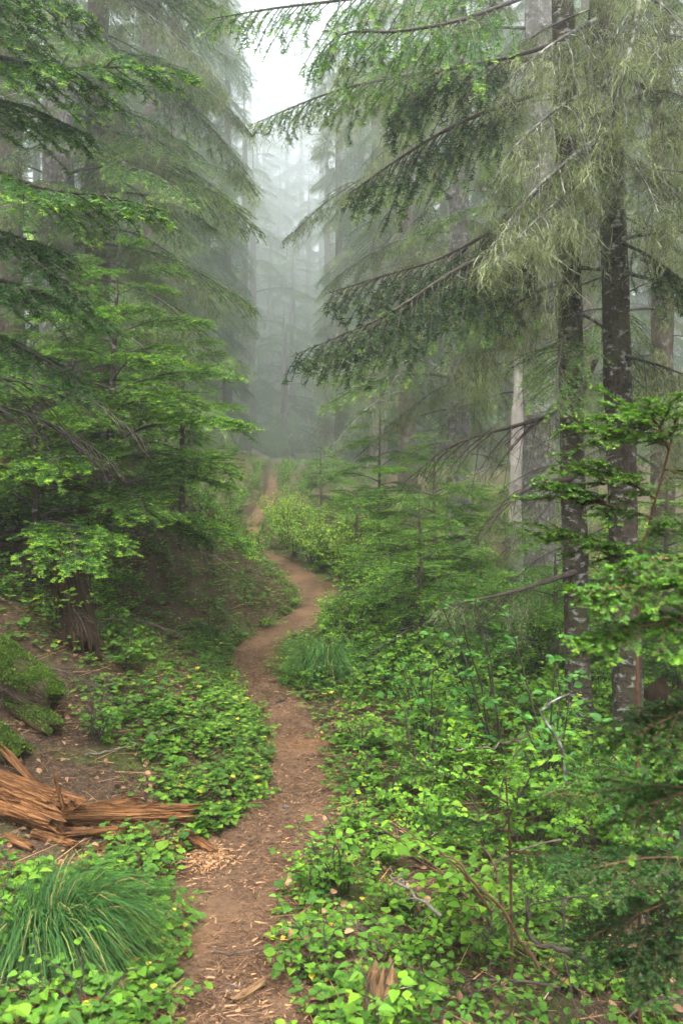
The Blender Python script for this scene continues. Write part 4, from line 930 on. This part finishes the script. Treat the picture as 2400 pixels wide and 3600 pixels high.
# ------------------------------------------------------------------ rotten wood
def chunk(name, label, cat, A_, B_, r, mat, seed, flat=1.0, jag=.25, groove=.3, splinters=20, K=50, n=48, group=None, moss=0, taper=0.0):
    "a broken length of decayed wood from A to B: deep grooves along the grain, torn ends, loose splinters"
    rng = np.random.default_rng(seed); A_ = np.asarray(A_, float); B_ = np.asarray(B_, float); L = np.linalg.norm(B_ - A_); mid = (A_ + B_) / 2
    s = np.linspace(-.5, .5, K); th = np.arange(n) * 2 * PI / n; S, TH = np.meshgrid(s, th, indexing='ij')
    c, sn = np.cos(TH), np.sin(TH)
    n0 = max(2.2, r * 26)
    gr = fbm(np.stack([c * n0, sn * n0, S * L * 2.6 + seed], -1), seed, 5); gr2 = 1 - np.abs(fbm(np.stack([c * n0 * 1.7, sn * n0 * 1.7, S * L * 1.3], -1), seed + 9, 3))
    brk = vnoise(np.stack([c * n0 * 1.2, sn * n0 * 1.2, S * L * 9], -1), seed + 19)
    lump = fbm(np.stack([c * .9, sn * .9, S * L * 3.], -1), seed + 5, 2)
    R_ = r * (1 + groove * (.45 * gr + .55 * (gr2 - .6) - .35 * np.maximum(brk - .25, 0)) + .14 * lump) * (1 - taper * (S + .5)) * (1 - .35 * sstep(.38, .5, np.abs(S)) * rng.random())
    je = jag * L * .5 * (vnoise(np.stack([c * 4, sn * 4, S * 0 + seed], -1), seed + 2) + .5 * vnoise(np.stack([c * 9, sn * 9, S * 0], -1), seed + 3)); X = S * L + je * np.sign(S) * sstep(.25, .5, np.abs(S))
    V = np.stack([X, c * R_, sn * R_ * flat], -1); mb = MB()
    j = np.arange(n); q = np.stack([j, (j + 1) % n, n + (j + 1) % n, n + j], 1); Vf = V.reshape(-1, 3)
    caps = [];
    for e in (0, K - 1):
        ring = V[e]; ctr = ring.mean(0); ctr[0] -= np.sign(s[e]) * jag * L * .12
        inner = ctr + (ring - ctr) * .55; inner[:, 0] += rng.normal(0, jag * L * .06 + .006, n) - np.sign(s[e]) * .02
        caps += [inner, ctr[None]]
    Vf = np.concatenate([Vf] + caps); F4 = (np.arange(K - 1)[:, None, None] * n + q[None]).reshape(-1, 4); o0 = K * n; o1 = o0 + n + 1
    ringF = [np.stack([j, (j + 1) % n, o0 + (j + 1) % n, o0 + j], 1)[:, ::-1], np.stack([(K - 1) * n + j, (K - 1) * n + (j + 1) % n, o1 + (j + 1) % n, o1 + j], 1)]
    mb.add(Vf, np.concatenate([F4] + ringF)); mb.n = 0
    triF = np.concatenate([np.stack([o0 + j, o0 + (j + 1) % n, np.full(n, o0 + n)], 1), np.stack([o1 + j, o1 + (j + 1) % n, np.full(n, o1 + n)], 1)])
    mb.F.append(triF.astype(np.int32)); mb.M.append(np.zeros(len(triF), np.int32)); mb.n = len(Vf)
    k = splinters * 4
    if k:
        a = rng.uniform(0, 2 * PI, k); x = rng.uniform(-.5, .5, k) * L; l = rng.uniform(.05, .26, k) * min(L, 1.0); w_ = rng.uniform(.0025, .010, k) * (r / .12) ** .5
        ro = r * rng.uniform(.85, 1.06, k); p = np.stack([x, np.cos(a) * ro, np.sin(a) * ro * flat], 1); dv = nrm(np.stack([np.ones(k) * np.where(rng.random(k) < .5, 1, -1), rng.normal(0, .16, k), rng.normal(.05, .16, k)], 1))
        Vs, Fs = prisms(p - dv * l[:, None] * .5, p + dv * l[:, None] * .5, w_, w_ * .25, 4); mb.add(Vs, Fs)
    mo = MB()
    if moss:
        up_ = np.argwhere(sn > .15); pk_ = up_[rng.integers(len(up_), size=moss)]; pv_ = V[pk_[:, 0], pk_[:, 1]]; f_ = fbm(np.stack([pv_[:, 0] * 5, pv_[:, 1] * 5, pv_[:, 2] * 5], -1), seed + 40, 3); pv_ = pv_[f_ > -.12]
        for q_ in range(5):
            k_ = len(pv_); D_ = rng.normal(0, 1, (k_, 3)); D_[:, 2] = np.abs(D_[:, 2]) + .3; add_leaves(mo, LANCE, pv_ + rng.normal(0, .012, (k_, 3)) * np.array([1, 1, .3]), D_, rng.normal(0, .5, (k_, 3)) + UP, rng.uniform(.010, .024, k_), .8, np.clip(rng.normal(.35, .25, k_), 0, 1))
    o = link(name, mb.mesh(name, [M[mat]]), None, mid); o.rotation_euler = Vector(B_ - A_).to_track_quat('X', 'Z').to_euler()
    if moss: link('moss', mo.mesh('moss_tufts', [M['moss']]), o)['kind'] = 'stuff'
    return tag(o, label, cat, group)
def G(px, py, d=None, up=0.0):
    p = on_ground(px, py); p[2] += up; return p
chunk('rotten_log', 'thick orange-brown rotten log split open at the left edge', 'log', G(-150, 2790, 0, .10), G(225, 2920, 0, .07), .115, 'rot_orange', 3, flat=.85, jag=.24, splinters=70, K=110, n=110, groove=.4)
chunk('rotten_log', 'flat orange length of rotten log pointing to the trail', 'log', G(190, 2900, 4.45, .05), G(640, 2890, 4.45, .045), .058, 'rot_orange', 8, flat=.75, jag=.34, splinters=60, K=100, n=90, groove=.45)
chunk('rotten_wood_slab', 'thin orange wood slab lying under the flat log length', 'wood', G(240, 2945, 4.3, .02), G(520, 2935, 4.3, .02), .032, 'rot_orange', 12, flat=.6, jag=.3, splinters=14)
chunk('rotten_wood_slab', 'upright torn splinter of orange wood on top of the thick log', 'wood', P(225, 2850, 4.3), P(195, 2730, 4.3), .016, 'rot_orange', 14, flat=.6, jag=.5, splinters=8)
chunk('rotten_wood_slab', 'grey-orange torn wood standing behind the thick log', 'wood', P(130, 2760, 4.75), P(20, 2640, 4.8), .03, 'rot_orange', 15, flat=.5, jag=.5, splinters=8)
chunk('rotten_wood_slab', 'torn brown wood chunk at the trail edge below the flat log', 'wood', G(640, 2945, 4.15, .03), G(765, 3010, 4.0, .012), .030, 'rot_orange', 17, flat=.7, jag=.3, splinters=16, taper=.4)
chunk('rotten_wood_slab', 'small torn wood chunk among leaves below the orange logs', 'wood', G(250, 2960, 4.15, .03), G(420, 2930, 4.15, .03), .022, 'rot_orange', 18, flat=.7, jag=.3, splinters=10)
chunk('rotten_wood_slab', 'small pale slab half buried left of the torn trail-edge chunk', 'wood', G(430, 2960, 4.1, .02), G(560, 2930, 4.1, .02), .018, 'wood_pale', 19, flat=.6, jag=.3, splinters=6)
chunk('wood_piece', 'long pale split wood piece under the grass tussock at the bottom left', 'wood', G(310, 3440, 2.98, .05), G(470, 3540, 2.86, .035), .024, 'wood_pale', 21, flat=.7, jag=.15, splinters=10)
chunk('wood_piece', 'orange wood piece among leaves at the bottom left corner', 'wood', G(180, 3540, 2.8, .04), G(370, 3570, 2.75, .03), .028, 'rot_orange', 22, flat=.7, jag=.25, splinters=10)
chunk('wood_piece', 'upright pale wood splinter at the left of the grass tussock', 'wood', G(165, 3340, 3.1, 0), P(155, 3270, 3.1), .010, 'wood_pale', 23, flat=.5, jag=.4, splinters=3)
chunk('wood_piece', 'orange split chip lying alone on the near trail', 'wood chip', G(825, 3540, 3.02, .02), G(925, 3475, 3.14, .022), .017, 'wood_pale', 24, flat=.7, jag=.35, splinters=5, K=20, n=20)
chunk('wood_piece', 'small chip below the lone split chip on the trail', 'wood chip', G(835, 3556, 2.98, .012), G(890, 3550, 2.99, .012), .008, 'wood_pale', 25, flat=.6, jag=.35, splinters=2, K=14, n=14)
chunk('wood_piece', 'small pale chip at the very bottom of the trail', 'wood chip', G(920, 3590, 2.93, .012), G(975, 3585, 2.93, .012), .009, 'wood_pale', 26, flat=.6, jag=.35, splinters=2, K=14, n=14)
chunk('broken_stump', 'pale yellow torn stump among leaves at the bottom', 'stump', G(1310, 3620, 2.95, -.05), P(1345, 3430, 2.95), .055, 'wood_pale', 27, flat=.8, jag=.5, splinters=22, K=90, n=96, groove=.5)
for _i, (_a, _b, _r) in enumerate((((300, 2850), (470, 2830), .030), ((480, 2860), (590, 2850), .024), ((120, 2950), (260, 2990), .026), ((330, 2990), (400, 2960), .014), ((560, 2960), (640, 2985), .014), ((690, 3020), (740, 3035), .008), ((20, 2960), (110, 3000), .022))):
    chunk('wood_fragment', 'torn ' + ('large', 'mid-sized', 'broad', 'small', 'short', 'tiny', 'dark')[_i] + ' orange wood fragment ' + ('on top of the flat log', 'at the tip of the flat log', 'in front of the thick log', 'below the flat log', 'left of the trail-edge chunk', 'at the trail edge', 'below the thick log at the left edge')[_i], 'wood', G(*_a, 0, _r * .8), G(*_b, 0, _r * .8), _r, 'rot_orange', 60 + _i, flat=.65, jag=.4, splinters=12, K=30, n=32)
# left bank: mossy log, stump
chunk('mossy_log', 'dark mossy log with a broken end at the left edge', 'log', G(-230, 2270, 0, .12), G(190, 2520, 0, .10), .15, 'wood_mossy', 31, flat=.9, jag=.05, splinters=10, K=110, n=110, groove=.22, moss=5000)
chunk('broken_log', 'short broken log with a dark hollow end below the mossy log', 'log', G(40, 2480, 0, .05), G(190, 2600, 0, .04), .065, 'rot_brown', 33, moss=300, flat=.9, jag=.22, splinters=20, K=80, n=80, groove=.4)
chunk('broken_log', 'mossy broken wood at the left edge below the mossy log', 'log', G(-120, 2560, 0, .06), G(60, 2680, 0, .04), .075, 'rot_brown', 34, flat=.8, jag=.2, splinters=12, moss=900)
st = G(300, 2290, 6.9, -.05); chunk('rotten_stump', 'tall brown rotten stump behind the mossy log', 'stump', st, st + np.array([-.16, .06, .72]), .135, 'rot_brown', 36, flat=1, jag=.5, splinters=30, K=110, n=110, groove=.5, taper=.4)
st = G(2360, 2700, 5.0, -.05); chunk('rotten_stump', 'dark hollow stump at the right edge below the trunks', 'stump', st, st + np.array([.02, .03, .62]), .20, 'rot_dark', 37, flat=1, jag=.3, splinters=20, K=90, n=96, groove=.45, taper=.1)
chunk('rotten_log', 'dark fallen log half hidden behind leaves at the right edge', 'log', G(2180, 2880, 4.5, .06), G(2500, 2760, 4.6, .12), .09, 'rot_dark', 38, flat=.9, jag=.15, splinters=10)
chunk('wood_piece', 'small grey wood knot lying on the left bank', 'wood', G(455, 2185, 6.9, .05), G(520, 2130, 6.9, .12), .04, 'rot_brown', 39, flat=.7, jag=.4, splinters=6, K=24, n=24)
chunk('wood_piece', 'old grey wood block on the ground in the right foreground', 'wood', G(1350, 3190, 3.5, .03), G(1450, 3200, 3.5, .03), .035, 'rot_brown', 40, flat=.6, jag=.3, splinters=6, K=24, n=24)

# ------------------------------------------------------------------ sticks, roots, fallen boughs
qr = np.random.default_rng(55)
def stick(label, pts, r, mat, cat='stick', group=None, nubs=2, name='stick'):
    pts = np.asarray(pts, float); b = pts[0].copy(); ax = spline(pts - b, 14); k = len(ax); ax[1:-1] += qr.normal(0, .006, (k - 2, 3))
    mb = MB(); V, F = tube(ax, np.linspace(r, r * .45, k), 6); mb.add(V, F)
    for _ in range(nubs):
        i = int(qr.integers(2, k - 2)); dv = nrm(ax[i + 1] - ax[i] + qr.normal(0, .7, 3)); dv[2] = abs(dv[2]) * .6; V, F = prisms([ax[i]], [ax[i] + dv * qr.uniform(.03, .12)], r * .5, r * .2, 4); mb.add(V, F)
    return tag(link(name, mb.mesh('stick', [M[mat]], True), None, b), label, cat, group)
def ST(px0, py0, px1, py1, r=.004, up=.012, mid=0.0):
    a, b = on_ground(px0, py0), on_ground(px1, py1); c = (a + b) / 2; c[0] += mid; c[2] = gzf(c[0], c[1]); return [a + UP * up, c + UP * (up + .005), b + UP * up]
for (a, lab) in (((960, 3275, 1110, 3265), 'thin pale stick across the near trail'), ((1000, 3300, 1130, 3275), 'thin stick crossing the pale one on the near trail'),
                 ((740, 3370, 1120, 3330), 'long thin curved twig on the trail below the crossed sticks'), ((760, 3090, 830, 3090), 'short twig at the middle of the near trail'),
                 ((1100, 3350, 1115, 3395), 'short upright twig at the right trail edge'), ((1110, 2970, 1150, 2925), 'short hooked pale twig on the trail below the shrub'),
                 ((800, 2930, 870, 2925), 'small stick at the left side of the trail near the torn wood'), ((1120, 3140, 1215, 3100), 'dark stick poking onto the trail from the right'),
                 ((800, 3500, 850, 3475), 'tiny pale twig above the split chip'), ((980, 2870, 1060, 2860), 'small twig on the bright part of the trail'),
                 ((960, 2650, 1050, 2655), 'twig across the trail at the left edge'), ((1060, 2665, 1170, 2668), 'dark stick along the right trail edge'),
                 ((900, 2430, 1010, 2455), 'thin stick across the trail below the bend')):
    stick(lab, ST(*a), .0035, 'grey_stick' if 'pale' in lab else 'dead')
stick('exposed root crossing the right half of the trail', ST(950, 2485, 1025, 2450, up=.01), .012, 'dead', 'root', nubs=1, name='root')
for (a, lab, r) in (((690, 1930, 735, 2005), 'weathered stick on the upper left bank above the bend', .013), ((760, 1985, 830, 2030), 'pale stick beside the trail bend on the left bank', .013),
                    ((520, 2630, 640, 2600), 'thin stick on the left bank above the logs', .006), ((300, 2700, 520, 2660), 'brown stick above the flat log', .006)):
    p = ST(*a); p = [q + UP * .05 for q in p]; stick(lab, p, r, 'grey_stick')
def stone(label, px, py, r, seed):
    p = on_ground(px, py); n, k = 14, 9; th, ph = np.meshgrid(np.arange(n) * 2 * PI / n, np.linspace(.02, PI - .02, k)); d = np.stack([np.cos(th) * np.sin(ph), np.sin(th) * np.sin(ph), np.cos(ph)], -1)
    V = d * (r * (1 + .35 * fbm(d * 1.6 + seed, seed, 3)))[..., None] * np.array([1.25, 1, .65]); j = np.arange(n); mb = MB()
    mb.add(V, (np.arange(k - 1)[:, None, None] * n + np.stack([j, (j + 1) % n, n + (j + 1) % n, n + j], 1)[None]).reshape(-1, 4)); tag(link('stone', mb.mesh('stone', [M['stone']]), None, p + UP * r * .25), label, 'stone')
_m, _t = nodes('stone'); _v = coords(_t); _f = noise(_t, _v, 60, 5, .7); finish(_t, ramp(_t, _f, [(.3, (.03, .024, .020)), (.7, (.13, .11, .095))]).outputs[0], .9, _f, .006); M['stone'] = _m
for (px, py, r, lab) in ((1005, 2840, .016, 'dark pebble on the bright part of the trail'), (670, 3360, .017, 'dark stone beside the grass tussock on the trail'), (1150, 2890, .012, 'small pebble at the right trail edge below the bend'), (1080, 2560, .018, 'stone at the right side of the trail in the second bend'), (930, 3060, .010, 'tiny pebble on the near trail'), (1000, 3180, .012, 'pebble at the right edge of the near trail'), (960, 2260, .022, 'stone at the trail bend')):
    stone(lab, px, py, r, int(px))
# bent stems that rise out of the right foreground
for (pth, r, mt, lab) in (([(1890, 3400, 3.0), (1760, 3200, 2.95), (1640, 3070, 2.9), (1540, 2990, 2.9)], .007, 'stem_red', 'long reddish stem arching up to the left in the right foreground'),
                     ([(1350, 3350, 3.1), (1270, 3270, 3.15), (1205, 3235, 3.2)], .005, 'dead', 'dark bent twig at the right trail edge'),
                     ([(1550, 3220, 3.4), (1440, 3130, 3.5), (1380, 3100, 3.55), (1370, 3050, 3.55)], .007, 'grey_stick', 'pale forked stick in the right foreground'),
                     ([(2060, 3380, 3.0), (1960, 3330, 3.0), (1860, 3300, 3.05), (1850, 3150, 3.05)], .012, 'twig', 'thick dark bent stem low in the right foreground'),
                     ([(2330, 3300, 2.7), (2360, 3080, 2.75), (2390, 2960, 2.8), (2420, 2800, 2.8)], .018, 'twig_lichen', 'grey crooked trunk at the right edge of the foreground'),
                     ([(1600, 2640, 4.0), (1760, 2620, 4.1), (1870, 2570, 4.3)], .006, 'dead', 'dark branch behind the broad-leaved shrub'),
                     ([(2000, 2800, 4.6), (1960, 2600, 4.6), (1900, 2500, 4.6), (2000, 2440, 4.7)], .012, 'twig_lichen', 'mossy crooked stem in front of the left slim trunk')):
    stick(lab, [P(*p) for p in pth], r, mt, 'stem', nubs=4, name='bent_stem')
# fallen dead boughs
def fallen(x, y, yaw, s_, k, label, group, z=.06, roll=0.0, key='dead'):
    e = LIB[key][k % len(LIB[key])]; tag(link('fallen_branch', e['wood'], None, (x, y, gzf(x, y) + z), (roll, 0, yaw), s_), label, 'branch', group)
for k in range(34):
    y = qr.uniform(5.0, 9.5); u = qr.uniform(1.0, 3.0); x = float(trail_x(y) - trail_w(y) * .5 - u)
    if frame_ok(x, y, gzf(x, y), 100): fallen(x, y, qr.uniform(0, 6.28), qr.uniform(.25, .55), k, 'bare dead branch tangled on the left bank', 'dead branches on the left bank', qr.uniform(.05, .25), qr.uniform(-.5, .5))
for k in range(26):
    y = qr.uniform(2.7, 5.0); x = qr.uniform(.22, .42) * y + .1
    fallen(x, y, qr.uniform(0, 6.28), qr.uniform(.25, .5), k, 'bare dead branch in the dark tangle at the lower right', 'dead branches in the right foreground', qr.uniform(.08, .4), qr.uniform(-.6, .6))

# ------------------------------------------------------------------ cedar sprays at the right edge
CK = dict(r0=.0035, lat_space=.040, lat_len=.24, lat_ang=46, start=.06, lat_droop=.20, sub_space=.016, sub_len=.085, hang=.05, tips=.8, base_t=.5, step=.0016, ln=.010, wd=.0062, bare=.0)
def cedar(label, trunk_pts, sprays, r=.007):
    tp = [P(*p) for p in trunk_pts]; b = tp[0].copy(); b[2] = gzf(b[0], b[1]); t = tag(link('cedar_sapling', None, None, b), label, 'sapling')
    ax = spline([np.zeros(3)] + [p - b for p in tp[1:]], 20); mb = MB(); V, F = tube(ax, np.linspace(r, r * .35, len(ax)), 7); mb.add(V, F); link('stem', mb.mesh('stem', [M['stem_red']], True), t)
    for pth, kw in sprays:
        k = dict(CK); k.update(kw); hero_branch(t, [P(*p) for p in pth], rg, k, 'cedar', 'stem_red')
cedar('bright green cedar sapling with a reddish stem at the right edge', [(2250, 2700, 2.7), (2240, 2150, 2.7), (2280, 1850, 2.7), (2340, 1620, 2.7), (2380, 1450, 2.7)],
      [([(2350, 1560, 2.7), (2250, 1520, 2.65), (2060, 1500, 2.6)], {}), ([(2300, 1750, 2.7), (2200, 1690, 2.65), (2050, 1640, 2.6)], {}), ([(2370, 1480, 2.7), (2400, 1450, 2.65), (2480, 1430, 2.6)], {}),
       ([(2290, 1820, 2.7), (2150, 1780, 2.65), (1930, 1690, 2.6)], dict(base_t=.3)), ([(2330, 1650, 2.7), (2420, 1660, 2.7), (2500, 1700, 2.7)], {}), ([(2350, 1580, 2.7), (2300, 1480, 2.65), (2200, 1450, 2.6)], {}),
       ([(2260, 1950, 2.7), (2150, 1920, 2.6), (1960, 1870, 2.5)], dict(base_t=.25)), ([(2280, 1880, 2.7), (2380, 1840, 2.6), (2480, 1850, 2.5)], dict(base_t=.3))])
cedar('lime cedar sprays close to the camera at the right edge', [(2700, 2600, 1.9), (2700, 2300, 1.9), (2650, 2050, 1.9), (2620, 1950, 1.9)],
      [([(2650, 2080, 1.9), (2400, 2050, 1.8), (2060, 2080, 1.75)], dict(base_t=.45, tips=.6, lat_len=.19)), ([(2640, 2180, 1.9), (2400, 2180, 1.8), (2040, 2250, 1.75)], dict(base_t=.45, tips=.6, lat_len=.19)),
       ([(2620, 1960, 1.9), (2450, 1960, 1.85), (2240, 1970, 1.8)], dict(base_t=.45, tips=.6, lat_len=.19)), ([(2690, 2350, 1.9), (2450, 2480, 1.8), (2230, 2580, 1.75)], dict(base_t=.2)), ([(2690, 2560, 1.9), (2500, 2740, 1.8), (2230, 2850, 1.75)], dict(base_t=.25))])
cedar('dark drooping cedar sprays in the lower right corner', [(2560, 3700, 2.6), (2540, 3300, 2.6), (2480, 3000, 2.6), (2440, 2800, 2.6)],
      [([(2480, 3020, 2.6), (2250, 3020, 2.5), (1980, 3080, 2.45)], dict(base_t=.12, tips=.3)), ([(2500, 3120, 2.6), (2280, 3200, 2.5), (2060, 3300, 2.45)], dict(base_t=.1, tips=.2)),
       ([(2520, 3300, 2.6), (2400, 3340, 2.5), (2200, 3400, 2.45)], dict(base_t=.1, tips=.2)),
       ([(2450, 2850, 2.6), (2300, 2760, 2.6), (2120, 2740, 2.6)], dict(base_t=.3))])
cedar('cedar sapling with dark and light sprays in the middle of the right thicket', [(1800, 3150, 3.3), (1790, 2950, 3.3), (1780, 2800, 3.3), (1775, 2720, 3.3)],
      [([(1780, 2820, 3.3), (1650, 2760, 3.25), (1480, 2700, 3.2)], dict(base_t=.4)), ([(1780, 2860, 3.3), (1900, 2800, 3.2), (2060, 2800, 3.1)], dict(base_t=.4)), ([(1785, 2920, 3.3), (1660, 2900, 3.2), (1520, 2880, 3.1)], dict(base_t=.3)),
       ([(1776, 2740, 3.3), (1740, 2690, 3.25), (1690, 2640, 3.2)], dict(base_t=.5)), ([(1790, 2990, 3.3), (1900, 3010, 3.2), (2000, 3050, 3.1)], dict(base_t=.25))])

# ------------------------------------------------------------------ haze
hz = MB(); x0, x1, y0, y1, zz0, zz1 = -112, 112, -15, 224, -8.0, 104.0
v = [(x, y, z) for z in (zz0, zz1) for y in (y0, y1) for x in (x0, x1)]
hz.add(v, [(0, 2, 3, 1), (4, 5, 7, 6), (0, 1, 5, 4), (2, 6, 7, 3), (0, 4, 6, 2), (1, 3, 7, 5)])
m, t = nodes('haze'); pv = N(t, 'VolumePrincipled'); pv.inputs['Density'].default_value = FOG; pv.inputs['Color'].default_value = (.90, .96, .955, 1); pv.inputs['Anisotropy'].default_value = .72
o = t.nodes.new('ShaderNodeOutputMaterial'); t.links.new(pv.outputs[0], o.inputs['Volume'])
tag(link('haze', hz.mesh('haze', [m])), 'thin pale fog filling the forest air', 'fog', kind='stuff')
